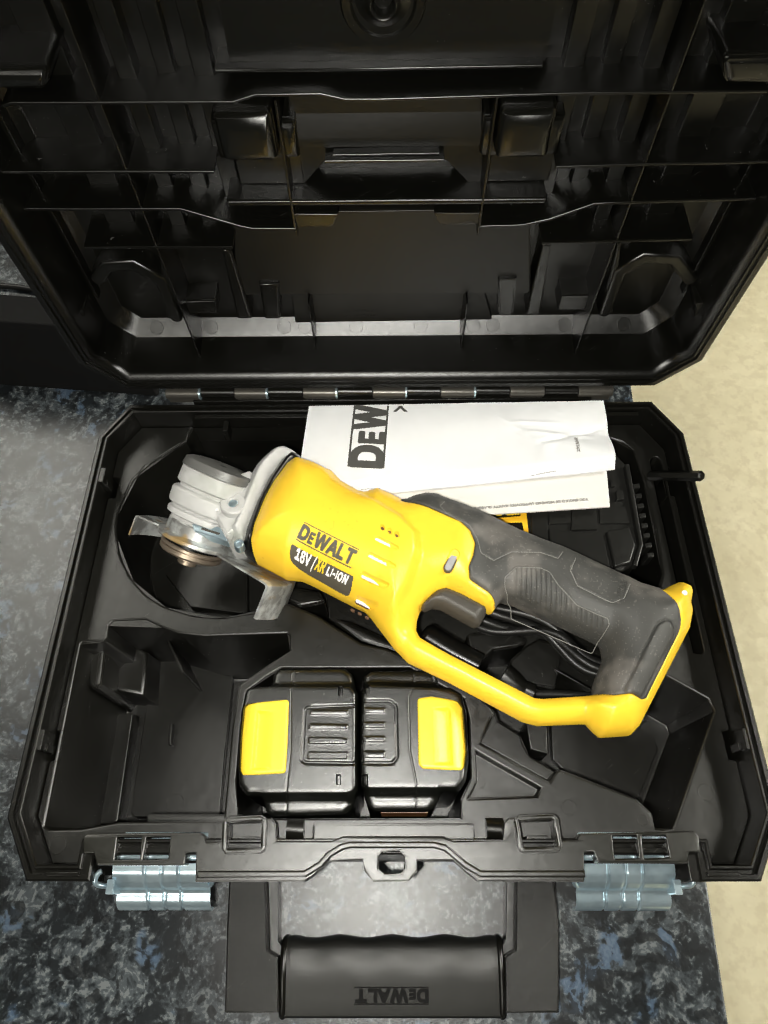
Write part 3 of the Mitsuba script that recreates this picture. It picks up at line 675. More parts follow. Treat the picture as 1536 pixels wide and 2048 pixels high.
# ------------------------------------------------------------------ instruction leaflets
def sheet(c00, c10, c11, c01, th, fz, n=60, k=40):
    """A sheet between four corners (mm) with relief fz(u, v)."""
    c00, c10, c11, c01 = (np.asarray(c, float) for c in (c00, c10, c11, c01))
    u, v = np.meshgrid(np.linspace(0, 1, n), np.linspace(0, 1, k), indexing='ij')
    P = ((1 - u) * (1 - v))[..., None] * c00 + (u * (1 - v))[..., None] * c10 + (u * v)[..., None] * c11 + ((1 - u) * v)[..., None] * c01
    P[..., 2] += fz(u, v)
    top = P.reshape(-1, 3); bot = top - [0, 0, th]; fs = []
    for i in range(n - 1):
        for j in range(k - 1):
            a = i * k + j; fs += [[a, a + k, a + k + 1], [a, a + k + 1, a + 1]]
    fs = np.array(fs); N = n * k
    edge = [i * k for i in range(n)] + [(n - 1) * k + j for j in range(1, k)] + [i * k + k - 1 for i in range(n - 2, -1, -1)] + [j for j in range(k - 2, 0, -1)]
    w = [f for a, b in zip(edge, edge[1:] + edge[:1]) for f in ([a, a + N, b + N], [a, b + N, b])]
    m = trimesh.Trimesh(np.vstack([top, bot]), np.vstack([fs, fs[:, ::-1] + N, w]), process=False)
    m.metadata['h'] = LinearNDInterpolator(top[:, :2], top[:, 2])
    return m
def c3(px, py, z): p = at(px, py, z); return p * 1000
PZ = R + 0.004
def wave1(u, v):
    crease = lambda a, b, c, w, lo, hi: np.maximum(0, 1 - np.abs(a * u + b * v - c) / w) * sst(lo, lo + 0.06, u) * (1 - sst(hi - 0.06, hi, u))
    ck = 2.4 * crease(0.55, 1.0, 0.98, 0.045, 0.70, 0.97) - 2.0 * crease(-0.9, 1.0, -0.28, 0.05, 0.74, 1.0) + 1.6 * crease(0.2, 1.0, 0.86, 0.03, 0.66, 0.86) + 1.4 * crease(1.0, 0.35, 0.92, 0.02, 0.6, 1.0) * sst(0.3, 0.5, v)
    return ck + 1.3 * (2.2 * np.exp(-((u * 0.9 + v * 0.6 - 1.0) / 0.10) ** 2) * sst(0.45, 0.8, u) - 2.4 * np.exp(-((v - 0.52 + 0.25 * (u - 1)) / 0.12) ** 2) * sst(0.5, 1, u)
            + 2.0 * np.sin(u * 5 + 1) * (v * (1 - v)) * 2 + 1.0 * np.exp(-((u - 0.78) / 0.03) ** 2 - ((v - 0.25) / 0.25) ** 2) - 3.5 * (1 - sst(0, 0.16, v)))
def wave2(u, v): return 1.2 * np.sin(u * 4 + 2) * v + 0.6 * np.exp(-((u - 0.95) / 0.03) ** 2) * v
s1 = sheet(c3(590, 1000, PZ), c3(1233, 933, PZ + 0.004), c3(1207, 801, PZ), c3(618, 812, PZ), 0.9, wave1, 90, 60)
labels['instruction_leaflet'] = {'label': 'white folded leaflet with big black lettering, tucked under the lid hinge', 'category': 'leaflet'}
put('instruction_leaflet__sheet', s1, 'paper', smooth=60)
h1 = s1.metadata['h']
s2 = sheet(c3(640, 1050, PZ - 0.006), c3(1220, 1013, PZ - 0.005), c3(1206, 860, PZ - 0.006), c3(640, 880, PZ - 0.006), 1.6, wave2, 50, 30)
labels['instruction_leaflet_001'] = {'label': 'cream booklet with one line of tiny upside-down print, under the folded leaflet', 'category': 'booklet'}
put('instruction_leaflet_001__sheet', s2, 'paper_warm', smooth=60)
h2 = s2.metadata['h']
# lettering DEW..., running up to the fold where it is cut
o = c3(762, 940, PZ); e = c3(772, 811, PZ); xd = (e - o)[:2]
lh = np.linalg.norm(c3(762, 940, PZ) - c3(702, 941, PZ))
Lx = np.linalg.norm(xd); ms = []
x = 0.0
for s, k in (('D', 1.0), ('E', 0.79), ('W', 1.0)):
    m = text(s, lh * k, True, 1.0, 0.12); m.vertices[:, 0] += x - m.bounds[0, 0]
    wdt = {'D': 0.92, 'E': 0.52, 'W': 1.1}[s] * lh; b0 = m.bounds
    m.vertices[:, 0] = x + (m.vertices[:, 0] - b0[0, 0]) / (b0[1, 0] - b0[0, 0]) * wdt
    x += wdt + 0.06 * lh; ms.append(m)
lt = cat(*ms)
lt = trimesh.intersections.slice_mesh_plane(lt, [-1, 0, 0], [Lx - 1.0, 0, 0])
put('instruction_leaflet__lettering', lay(lt, o, xd, h1, 0.25), 'print_ink', smooth=False)
for off in (-0.075, 1.09):
    b = trimesh.creation.box([Lx - 1, 0.07 * lh, 0.12]); b.apply_translation([Lx / 2, off * lh, 0.06])
    put('instruction_leaflet__rule', lay(b, o, xd, h1, 0.25), 'print_ink', smooth=False)
o2 = c3(786, 824, PZ); m = trimesh.intersections.slice_mesh_plane(text('X', 9.0, True, 1.25, 0.12, 1.0), [0, -1, 0], [0, 5.6, 0])
put('instruction_leaflet__lettering', lay(m, o2, (1.0, 0.0), h1, 0.25), 'print_ink', smooth=False)
o3, e3 = c3(1153, 878, PZ), c3(1157, 910, PZ)
m = text('2911042', 2.0, True, 1.0, 0.1); m.apply_scale([np.linalg.norm(e3 - o3) / m.bounds[1, 0], 1, 1])
put('instruction_leaflet__small_print', lay(m, e3, (o3 - e3)[:2], h1, 0.2), 'print_fine', smooth=False)
for (a, b) in (((1062, 950), (1112, 942)), ((722, 976), (760, 974))):
    p, q = c3(*a, PZ), c3(*b, PZ); bx = trimesh.creation.box([np.linalg.norm(q - p), 0.4, 0.1]); bx.apply_translation([np.linalg.norm(q - p) / 2, 0, 0])
    put('instruction_leaflet__rule', lay(bx, p, (q - p)[:2], h1, 0.25), 'print_fine', smooth=False)
o4, e4 = c3(1176, 996, PZ - .005), c3(925, 1016, PZ - .005)
m = text('YOU SHOULD BE WEARING (APPROVED) SAFETY GLASSES HERE', 1.9, True, 1.0, 0.1); m.apply_scale([np.linalg.norm(e4 - o4) / m.bounds[1, 0], 1, 1])
put('instruction_leaflet_001__small_print', lay(m, o4, (e4 - o4)[:2], h2, 0.2), 'print_fine', smooth=False)

# ------------------------------------------------------------------ charger in the rear well
CH = 'battery_charger'
labels[CH] = {'label': 'black battery charger with yellow label, half hidden behind the grinder grip', 'category': 'charger'}
cz = R - 0.014; CZ = cz * 1000
put(CH + '__body', slab(rnd(poly(W([(1080, 935), (1225, 893), (1258, 928), (1288, 1085), (1278, 1132), (1242, 1150), (1160, 1122), (1020, 1060), (900, 1000), (900, 950)], cz)), 3), 45, CZ, 2.0, 2), 'charger_plastic', smooth=38)
def ch(name, pts, z1, mat='charger_plastic', r=0.7, z0=None, rr=0.8):
    return put(CH + '__' + name, slab(rnd(poly(W(pts, (CZ + z1) / 1000)), rr), CZ - 0.5 if z0 is None else z0, CZ + z1, r), mat, smooth=38)
ch('panel', [(1098, 1022), (1140, 1018), (1143, 1046), (1098, 1048)], 1.8)
ch('panel', [(1144, 1012), (1192, 1010), (1196, 1058), (1142, 1060)], 2.6)
ch('panel', [(1198, 1016), (1250, 1012), (1262, 1046), (1200, 1047)], 1.8)
ch('panel', [(1098, 1054), (1140, 1064), (1205, 1064), (1222, 1140), (1160, 1118), (1100, 1090)], 3.0)
ch('panel', [(1213, 1062), (1240, 1056), (1258, 1050), (1272, 1090), (1262, 1124), (1230, 1134)], 4.0, r=1.5)
ch('rail', [(1250, 928), (1259, 926), (1288, 1088), (1276, 1132), (1266, 1130), (1279, 1088)], 5.5, r=1.2)
ch('catch', [(1232, 980), (1246, 979), (1249, 998), (1234, 1000)], 3.5)
ch('catch', [(1220, 958), (1230, 957), (1232, 972), (1222, 973)], 3.0)
for i in range(8):
    t = i / 7; x, y = 1266 + 28 * t, 968 + 138 * t
    ch('rib', [(x, y), (x + 13, y - 2), (x + 15, y + 7), (x + 2, y + 9)], 2.0, z0=CZ - 12, rr=0.4)
put(CH + '__label', slab(poly(W([(880, 1040), (880, 1000), (1050, 1000), (1059, 1085), (1000, 1060)], cz)), CZ - 0.2, CZ + 0.7, 0.2), 'label_yellow', smooth=30)
put(CH + '__label__panel', slab(rnd(poly(W([(885, 1015), (1036, 1005), (1041, 1033), (885, 1046)], cz)), 0.8), CZ + 0.5, CZ + 1.0, 0.1), 'gloss_black')
put(CH + '__label__panel', slab(rnd(poly(W([(900, 1052), (1044, 1046), (1050, 1080), (900, 1078)], cz)), 0.8), CZ + 0.5, CZ + 1.0, 0.1), 'gloss_black')
for s, (px, py) in (('XR  Li-Ion', (1038, 1030)), ('MAX', (992, 1062))):
    m = text(s, 4.0, True, 1.0, 0.1); w_ = m.bounds[1, 0]
    p = 1000 * at(px, py, cz)
    put(CH + '__label__lettering', lay(m, [p[0] - (w_ if s != 'MAX' else 0), p[1] - 1.5, CZ + 1.0], (1, 0.05), lift=0.1), 'print_yellow', smooth=False)
ch('cheek', [(1062, 1012), (1094, 1010), (1096, 1092), (1064, 1080)], 2.0)
# mains lead bundled under the grip
for i, q in enumerate(([(985, 1212), (1040, 1226), (1100, 1250), (1150, 1292), (1205, 1322)], [(975, 1222), (1030, 1240), (1090, 1262), (1140, 1310), (1200, 1345)], [(965, 1240), (1040, 1258), (1095, 1252), (1130, 1240), (1180, 1262)],
                       [(990, 1220), (1060, 1245), (1120, 1280), (1170, 1325), (1205, 1340)], [(960, 1250), (1010, 1262), (1080, 1262), (1115, 1270), (1150, 1300)])):
    path = [[*W([pp], 0.1)[0], 98 + 3 * math.sin(1.3 * i + 1.1 * j)] for j, pp in enumerate(q)]
    put(CH + '__mains_lead', tube(spline(path, 40), 3.0, 12), 'cable_black', smooth=60)
pl = [[*W([pp], .1)[0], 92] for pp in ((1010, 1345), (1050, 1372), (1075, 1382), (1200, 1390))]
put(CH + '__plug', tube(np.array([pl[0], (np.array(pl[0]) + pl[1]) / 2, pl[1], pl[2]]), [9, 8, 6, 4], 16), 'black_plastic', smooth=40)
put(CH + '__mains_lead', tube(spline([pl[2], (np.array(pl[2]) + pl[3]) / 2 + [0, 1, 0], pl[3]], 12), 2.8, 12), 'cable_black', smooth=60)
for t in (0.3, 0.5, 0.7):
    c = np.array(pl[1]) * (1 - t) + np.array(pl[2]) * t; d_ = unit(np.subtract(pl[2], pl[1]))
    put(CH + '__plug_ring', tube([c - d_ * 1.2, c + d_ * 1.2], 6.3, 16), 'black_plastic', smooth=40)

# ------------------------------------------------------------------ hex key
labels['hex_key'] = {'label': 'black hexagonal steel key leaning out over the right rim', 'category': 'hex key'}
a, b = 1000 * at(1300, 951, R - 0.016), 1000 * at(1405, 952, R + 0.014)
put('hex_key', tube([a, a + (b - a) * .97, b], [3.7, 3.7, 3.0], 6), 'gloss_black', smooth=20)

# ------------------------------------------------------------------ battery packs, standing on end
def battery(key, mir, lab):
    labels[key] = {'label': lab, 'category': 'battery', 'group': 'battery packs standing in the tray'}
    zt = R - 0.006; Z = zt * 1000
    if not mir:
        main = [(490, 1372), (515, 1368), (706, 1368), (717, 1383), (717, 1577), (706, 1592), (490, 1592), (474, 1570), (472, 1525), (478, 1420)]
        should = [(545, 1345), (556, 1335), (688, 1333), (706, 1345), (711, 1372), (711, 1596), (703, 1618), (688, 1628), (545, 1632), (530, 1625), (524, 1600), (540, 1372)]
        btn = [(486, 1412), (494, 1406), (578, 1398), (574, 1500), (571, 1546), (484, 1551), (478, 1540), (480, 1470)]
        seam = [(582, 1334), (581, 1500), (568, 1632)]
        vent = [(610, 1415), (720, 1411), (712, 1527), (604, 1525)]
        slots = [[(620, 1419), (697, 1420), (696, 1431), (619, 1430)], [(618, 1447), (696, 1449), (695, 1459), (617, 1459)], [(616, 1475), (695, 1476), (694, 1488), (616, 1489)], [(616, 1504), (696, 1504), (694, 1519), (615, 1519)]]
        notch = [[(676, 1370), (686, 1370), (686, 1392), (676, 1392)], [(672, 1548), (682, 1548), (682, 1570), (672, 1570)]]
    else:
        main = [(721, 1374), (734, 1364), (900, 1370), (926, 1384), (936, 1420), (940, 1520), (934, 1560), (920, 1582), (734, 1582), (720, 1572), (717, 1500)]
        should = [(726, 1350), (742, 1338), (850, 1336), (872, 1342), (880, 1370), (880, 1596), (868, 1616), (856, 1622), (748, 1622), (734, 1612), (728, 1590), (722, 1480)]
        btn = [(835, 1396), (862, 1392), (915, 1400), (926, 1412), (934, 1500), (930, 1534), (924, 1541), (845, 1537), (837, 1528)]
        seam = [(828, 1336), (828, 1370), (818, 1395), (820, 1500), (832, 1560), (834, 1622)]
        vent = [(716, 1402), (780, 1402), (792, 1412), (794, 1515), (785, 1526), (716, 1526)]
        slots = [[(724, 1415), (770, 1416), (770, 1427), (724, 1426)], [(724, 1444), (770, 1444), (770, 1456), (724, 1456)], [(724, 1472), (770, 1472), (770, 1485), (724, 1485)], [(724, 1502), (770, 1502), (770, 1516), (724, 1516)]]
        notch = [[(728, 1368), (739, 1368), (739, 1388), (728, 1388)], [(722, 1548), (736, 1548), (736, 1572), (722, 1572)]]
    M_ = rnd(poly(W(main, zt)), 5, 2); S_ = rnd(poly(W(should, zt - 0.006)), 4, 2); U = rnd(unary_union([M_, S_]), 2.0)
    sl = LineString(W(seam, zt)); vt = rnd(poly(W(vent, zt)), 2.5); SLT = [rnd(poly(W(q, zt)), 0.6) for q in slots]; NT = [poly(W(q, zt)) for q in notch]
    BP = rnd(poly(W(btn, zt + 0.001)), 2.0)
    def zf(q):
        dU = sdf(U, q); dm = sdf(M_, q)
        z = Z - 7.5 + 7.5 * sst(-3.0, 2.6, dm) - (4.2 - circ(dU, 4.2))
        z -= 0.5 * (1 - sst(0.1, 0.55, ldist(sl, q)))
        z -= 0.9 * (1 - sst(0.5, 1.1, np.abs(sdf(vt, q))))
        for s in SLT: z += 0.7 * sst(0, 0.6, sdf(s, q))
        for s in NT: z -= 4.0 * sst(0, 0.7, sdf(s, q))
        z -= 10.0 * sst(0.2, 0.9, sdf(BP, q))
        return np.where(dU <= 0.01, Z - 14 - 0.0, z)
    ft = [(sl, (-0.6, -0.3, 0, 0.3, 0.6)), (vt.boundary, (-1.1, -0.5, 0, 0.5, 1.1))] + [(s.exterior, (-0.1, 0.6, -0.6)) for s in SLT] + [(s.exterior, (0, .7, -.7)) for s in NT] + [(M_.exterior, (-4, -2, 0, 2, 4)), (BP.exterior, (-.2, -.5, -.9))]
    put(key + '__case', field(U, zf, 1.6, ft, edge=(0, 0.05, 0.25, 0.7, 1.5, 2.6, 4.0, 5.4), mirror=False, zb=Z - 95), 'battery_plastic', smooth=40)
    bp = rnd(poly(W(btn, zt + 0.001)), 2.0)
    x0, y0, x1, y1 = bp.bounds; cx = (x0 + x1) / 2
    s = 1 if mir else -1
    scoop = sbox(*( (cx - 6, y0 + 3, cx + 6, y1 - 7) ))
    def zb_(q):
        d = sdf(bp, q)
        z = Z + 1.4 - (1.6 - circ(d, 1.6))
        t = (q[:, 0] - (x0 if s < 0 else x1)) * (-s)                 # distance from the outer edge
        z -= 5.0 * np.clip(1 - t / 12.0, 0, 1) ** 2
        z -= 3.4 * sst(0, 1.6, sdf(scoop, q)) * sst(-7, 6, s * (q[:, 0] - cx))
        return z
    put(key + '__release_button', field(bp, zb_, 1.0, [(scoop.exterior, (0, 1, 2))], edge=(0, .1, .4, .9, 1.6), mirror=False, zb=Z - 8), 'yellow_clean', smooth=40)
    pit = unary_union([bp.buffer(0.6)])
    lb = W([(758, 1628), (860, 1626), (852, 1616), (764, 1616)] if mir else [(570, 1634), (690, 1630), (684, 1622), (574, 1622)], zt - 0.012)
    if mir: put(key + '__label', rbox(min(p[0] for p in lb) + 1, max(p[0] for p in lb) - 1, U.bounds[1] - 0.35, U.bounds[1] + 2, Z - 36, Z - 14 if mir else Z - 19, 0.3), 'copper', smooth=30)
battery('battery_pack', False, 'black battery pack with yellow release button on its left side')
battery('battery_pack_001', True, 'black battery pack with yellow release button on its right side')

# ------------------------------------------------------------------ the angle grinder
G = 'angle_grinder'
labels[G] = {'label': 'yellow cordless angle grinder with black rubber grip, silver head and steel guard', 'category': 'angle grinder'}
zt = R + 0.008; ZT = zt * 1000
outer = [(596, 927), (569, 945), (540, 983), (519, 1025), (500, 1073), (496, 1106), (508, 1121), (569, 1153), (600, 1156), (620, 1165), (726, 1219), (739, 1231), (762, 1262), (788, 1297), (815, 1325), (900, 1366),
         (1045, 1444), (1074, 1452), (1173, 1448), (1186, 1461), (1202, 1475), (1260, 1471), (1277, 1453), (1304, 1400), (1375, 1262), (1381, 1230), (1377, 1214), (1381, 1192), (1375, 1179), (1351, 1169), (1331, 1178),
         (1318, 1186), (1272, 1172), (1251, 1160), (1126, 1101), (1080, 1084), (1036, 1066), (971, 1034), (892, 1006), (873, 998), (850, 996), (827, 1001), (808, 1009), (782, 996), (756, 985), (730, 993), (720, 991), (687, 972), (668, 952), (639, 939)]
hole = [(1186, 1392), (1082, 1399), (1066, 1397), (900, 1312), (873, 1297), (840, 1278), (832, 1262), (834, 1242), (840, 1224), (853, 1207), (873, 1193), (892, 1189), (922, 1200), (965, 1222), (984, 1226), (997, 1208), (1004, 1202), (1028, 1208), (1110, 1245), (1200, 1287), (1204, 1299), (1206, 1318), (1190, 1357), (1185, 1372)]
UO = rnd(poly(W(outer, zt)), 2.0, 1.2); UH = rnd(poly(W(hole, zt)), 1.8, 0.8)
U = UO.difference(UH)
grip = poly(W([(800, 1005), (808, 1011), (821, 1016), (918, 1060), (938, 1076), (948, 1099), (944, 1122), (935, 1144), (938, 1164), (970, 1183), (990, 1197), (1000, 1225), (1100, 1270), (1190, 1310), (1180, 1368), (1198, 1386),
               (1223, 1395), (1256, 1395), (1277, 1403), (1289, 1399), (1296, 1383), (1351, 1271), (1354, 1260), (1353, 1247), (1349, 1238), (1347, 1230), (1333, 1206), (1321, 1184), (1325, 1150), (1100, 1060), (900, 980), (810, 990)], zt + .012), 1.0)
grip = rnd(grip, 1.5).intersection(U)
barrel = rnd(poly(W([(560, 880), (440, 1060), (450, 1140), (569, 1165), (620, 1170), (726, 1222), (752, 1240), (790, 1228), (822, 1180), (842, 1115), (838, 1075), (805, 1040), (742, 1000), (690, 968), (640, 920)], zt + .02)), 6)
guardp = poly(W([(800, 1270), (822, 1250), (845, 1285), (1060, 1392), (1180, 1385), (1185, 1460), (1060, 1480), (900, 1400), (790, 1330)], zt))
foot = poly(W([(1180, 1380), (1300, 1380), (1280, 1500), (1175, 1490)], zt))
gripz = poly(W([(960, 1010), (1250, 1140), (1180, 1310), (940, 1200)], zt))
def Hf(q):
    H = np.full(len(q), 25.0)
    db = sdf(barrel, q)
    H += (19.0 - 25.0) * sst(-14, 8, sdf(gripz, q))
    H += (34.0 - H) * sst(-1.5, 5.0, db)
    H += (11.8 - H) * sst(-9, 5, sdf(guardp, q))
    H += (24.0 - H) * sst(-5, 4, sdf(foot, q))
    return H
def ztool(q):
    H = Hf(q)
    return circ(np.maximum(sdf(U, q), 0), H)
# --- yellow housing with recessed vents
yel = rnd(U.difference(grip).union(grip.boundary.difference(U.boundary.buffer(1.2)).buffer(2.0).intersection(U)).buffer(0.02), 0.2)
yel = max(geoms(yel), key=lambda g: g.area)
def cap_(a, b, w, z):
    return LineString(W([a, b], z)).buffer(w, quad_segs=5)
zv = zt + 0.033
vents = [cap_((753, 1077), (792, 1096), 1.55, zv), cap_((740, 1108), (787, 1131), 1.55, zv), cap_((725, 1140), (771, 1163), 1.55, zv), cap_((711, 1171), (749, 1189), 1.55, zv)]
dots = [cap_((a - 1, b - 2), (a + 1, b + 2), 1.2, zv) for a, b in ((765, 1056), (780, 1063), (794, 1070))] + [cap_((a - 2, b - 1), (a + 2, b + 1), 1.0, zt + .026) for a, b in ((701, 1190), (716, 1197), (731, 1205))]
seamy = LineString(W([(640, 1172), (726, 1214)], zt + 0.012))
led = cap_((910, 1106), (897, 1131), 3.0, zt + .025)
grip_b = grip.buffer(0.7)
def zyel(q):
    z = ztool(q)
    for w in vents + dots: z = z - 2.6 * sst(-0.15, 0.25, sdf(w, q))
    z = z - 1.4 * sst(-0.4, 0.1, sdf(led, q))
    z = z - 1.0 * sst(-0.5, 0.3, sdf(grip, q)) - 3.0 * sst(0.0, 1.2, sdf(grip, q))
    z = z - 0.35 * (1 - sst(0.1, 0.5, ldist(seamy, q))) * (z > 4)
    return np.maximum(z, 0)
ft = [(w.exterior, (-0.15, 0.15, 0.35)) for w in vents + dots] + [(led.exterior, (-0.3, 0, 0.4))] + [(seamy, (-0.5, -0.2, 0, 0.2, 0.5))]
for g_ in geoms(barrel): ft.append((g_.exterior, (-2, 0, 2, 4)))
hm = field(yel, zyel, 1.7, ft, edge=(0, 0.05, 0.2, 0.5, 1.0, 1.8, 3.0))
hy = hm.metadata['h']
put(G + '__housing', up_by(hm, ZT), 'yellow', smooth=45)
HZ = lambda q: hy(q) + ZT
for i, w in enumerate(vents):
    z0 = float(np.nanmean(HZ(np.array(w.centroid.coords))))
    a = w.buffer(-0.02)
    x0, y0, x1, y1 = a.bounds; cut = sbox(x0 + (x1 - x0) * 0.66, y0 - 2, x1 + 2, y1 + 2)
    put(G + '__housing__vent', slab(a, z0 - 2.2, z0 - 0.9, 0.2), 'vent_brown')
    put(G + '__housing__vent', slab(a.buffer(-0.45).difference(cut), z0 - 1.5, z0 + 0.3, 0.2), 'dull_white')
    put(G + '__housing__vent', slab(a.buffer(-0.45).intersection(cut), z0 - 2.0, z0 - 0.3, 0.2), 'dull_steel')
for w in dots:
    z0 = float(np.nanmean(HZ(np.array(w.centroid.coords))))
    put(G + '__housing__vent', slab(w.buffer(-0.25), z0 - 2.0, z0 + 0.2, 0.2), 'vent_brown')
lz = float(np.nanmean(HZ(np.array(led.centroid.coords))))
put(G + '__indicator', slab(led.buffer(-0.2), lz - 2, lz + 0.9, 0.4), 'print_grey')
put(G + '__indicator__lens', slab(led.buffer(-0.9), lz - 1, lz + 1.5, 0.6), 'lens_grey')
# --- rubber grip with its moulded lines, ribbed panel and foot pad
seams = [LineString(W(q, zt + .018)) for q in ([(889, 1008), (879, 1021), (892, 1037), (938, 1060), (954, 1083), (961, 1109), (987, 1123), (1003, 1115), (1023, 1106), (1080, 1107), (1115, 1119), (1126, 1103)],
                                               [(1152, 1115), (1140, 1143), (1154, 1174), (1223, 1209), (1244, 1202), (1258, 1171)])]
panel = rnd(poly(W([(1010, 1154), (1032, 1136), (1080, 1138), (1098, 1146), (1115, 1171), (1154, 1209), (1216, 1237), (1220, 1248), (1199, 1290), (1120, 1256), (1031, 1218), (1030, 1195), (1012, 1168)], zt + .018)), 1.5)
halo = panel.buffer(5)
pad = rnd(poly(W([(1316, 1247), (1331, 1239), (1345, 1242), (1353, 1256), (1351, 1271), (1294, 1383), (1283, 1396), (1268, 1396), (1252, 1385), (1252, 1372), (1309, 1258)], zt + .025)), 2.0)
pa, pb = np.array(W([(1030, 1170)], zt + .018)[0]), np.array(W([(1205, 1262)], zt + .018)[0])
pdir = unit(pb - pa); pn = np.linalg.norm(pb - pa)
zg0 = ztool
rdir = unit(np.array(W([(1075, 1230)], zt)[0]) - np.array(W([(1068, 1140)], zt)[0]))
rl = [LineString([c - rdir * 30, c + rdir * 30]).intersection(panel.buffer(-0.9)) for c in (pa + pdir * pn * (i + 0.3) / 17 for i in range(18))]
rl = [l for l in rl if isinstance(l, LineString) and l.length > 1]
def zgrip(q):
    z = ztool(q); g = sdf(grip, q)
    dU = sdf(U, q)
    z = z + np.where(dU > 0.3, 0.9 * sst(0, 1.2, g), 0) * sst(0.2, 2.0, dU)
    for s in seams: z -= 0.45 * (1 - sst(0.15, 0.7, ldist(s, q))) * sst(0.5, 3, dU)
    dh = sdf(halo, q); z -= 0.9 * sst(-3, 3, dh) * sst(0.5, 5, dU)
    d = sdf(panel, q); z += 0.9 * sst(-0.6, 0.5, d) * sst(0.3, 3, dU)
    near = np.full(len(q), 9.0)
    for l in rl: near = np.minimum(near, ldist(l, q))
    z -= 0.7 * (1 - sst(0.3, 0.9, near)) * sst(0.2, 2, dU)
    dp = sdf(pad, q); z += 1.1 * sst(0, 0.8, dp) - 1.0 * (1 - sst(0.3, 1.0, np.abs(dp)))
    return np.maximum(z, 0)
fg = [(s, (-0.7, -0.35, 0, 0.35, 0.7)) for s in seams] + [(panel.exterior, (-0.6, 0, 0.5)), (pad.exterior, (-0.9, -0.3, 0.3, 0.9))] + [(l, (-0.9, -0.5, 0, 0.5, 0.9)) for l in rl]
gm = field(max(geoms(grip), key=lambda g: g.area), zgrip, 1.6, fg, edge=(0, 0.05, 0.3, 0.7, 1.3, 2.2))
hg = gm.metadata['h']
put(G + '__grip', up_by(gm, ZT), 'rubber', smooth=50)
def on_grip(line, r, dz=-0.05):
    q = along(line, 0.8); z = hg(q) + ZT; ok = np.isfinite(z)
    return tube(np.column_stack([q, z + dz])[ok], r, 8)
for sm in seams: put(G + '__grip__seam', on_grip(sm, 0.36, -0.12), 'seam_dust', smooth=60)
for ln in (panel.exterior,):
    put(G + '__grip__seam', on_grip(ln, 0.30, 0.02), 'seam_dust', smooth=60)
lg = logo(2.6, True, 0.35)
o, e = W([(1242, 1212)], zt + .015)[0], W([(1262, 1168)], zt + .015)[0]
o, e = W([(1237, 1207)], zt + .016)[0], W([(1249, 1166)], zt + .016)[0]
lg.apply_scale([np.linalg.norm(np.subtract(e, o)) / lg.metadata['len'], 1, 1])
put(G + '__grip__lettering', lay(lg, o, np.subtract(e, o), lambda q: hg(q) + ZT, -0.05), 'rubber', smooth=False)
# --- trigger
tg = rnd(poly(W([(838, 1222), (845, 1206), (858, 1192), (873, 1179), (892, 1174), (922, 1186), (973, 1213), (973, 1225), (960, 1249), (948, 1250), (930, 1240), (883, 1214), (866, 1211), (850, 1218)], zt + .008)), 2.0, 3)
put(G + '__trigger', up_by(field(tg, lambda q: circ(sdf(tg, q), 6.0) * 1.6, 1.0, edge=(0, .1, .4, .9, 1.7, 2.8)), ZT + 4), 'rubber_ribs', smooth=50, lab='dark grey trigger')
# --- print on the housing
o, e = 1000 * at(592, 1074, zt + .031), 1000 * at(702, 1127, zt + .033)
xd = (e - o)[:2]; hh = np.linalg.norm((1000 * at(594, 1070, zt + .032) - 1000 * at(604, 1050, zt + .032))[:2])
lg = logo(hh * 1.02, True, 0.10); lg.apply_scale([np.linalg.norm(xd) / lg.metadata['len'], 1, 1])
put(G + '__housing__lettering', lay(lg, o + [0.4, 1.4, 0], xd, HZ, 0.10), 'print_grey', smooth=False)
badge = rnd(poly(W([(581, 1080), (706, 1143), (699, 1160), (694, 1164), (686, 1162), (580, 1106), (575, 1100), (576, 1092)], zt + .031)), 1.2, 0)
bz = slab(badge, 0, 0.10, 0.03); v_, f_ = trimesh.remesh.subdivide_to_size(bz.vertices, bz.faces, 1.5, max_iter=12)
bz = trimesh.Trimesh(v_, f_, process=False); bz.vertices[:, 2] += np.nan_to_num(HZ(bz.vertices[:, :2]), nan=ZT) + 0.08
put(G + '__housing__badge', bz, 'print_grey', smooth=60)
o, e = 1000 * at(582, 1101, zt + .031), 1000 * at(693, 1156, zt + .030); xd = (e - o)[:2]; ln = np.linalg.norm(xd)
def lion(h):
    x, ms = 0.0, []
    for c in 'LI-ION':
        if c == 'I':
            m = trimesh.creation.box([0.24 * h, 1.06 * h, 0.1]); m.apply_translation([0.12 * h, 0.53 * h, 0.05])
        else:
            m = text(c, h, True, 1.0, 0.10)
        m.vertices[:, 0] += x - m.bounds[0, 0]; x = m.bounds[1, 0] + 0.14 * h; ms.append(m)
    return cat(*ms)
for s, u0, u1, hk, mt in (('18V', 0.0, 0.27, 1.0, 'print_white'), ('/', 0.295, 0.335, 1.1, 'print_white'), ('XR', 0.36, 0.53, 1.15, 'print_yellow'), ('LI-ION', 0.575, 0.95, 0.72, 'print_white')):
    m = lion(5.0 * hk) if s == 'LI-ION' else text(s, 5.0 * hk, True, 1.0, 0.10, 3.5); b0 = m.bounds
    m.vertices[:, 0] = (m.vertices[:, 0] - b0[0, 0]) / (b0[1, 0] - b0[0, 0]) * (u1 - u0) * ln + u0 * ln
    if s in ('XR', 'LI-ION', '/'): m.vertices[:, 0] += 0.18 * m.vertices[:, 1]
    put(G + '__housing__badge__lettering', lay(m, o + [0.6, 0.5 if s != '/' else 0.0, 0], xd, HZ, 0.26), mt, smooth=False)
bt = 1000 * at(1360, 1195, zt + .012)
put(G + '__screw', lathe([(0, 1.7), (0.5, 1.6), (0.6, 0.1)], [bt[0], bt[1], float(np.nan_to_num(HZ(bt[None, :2])[0], nan=ZT))], [bt[0], bt[1], 999], 20), 'dull_white', smooth=40)

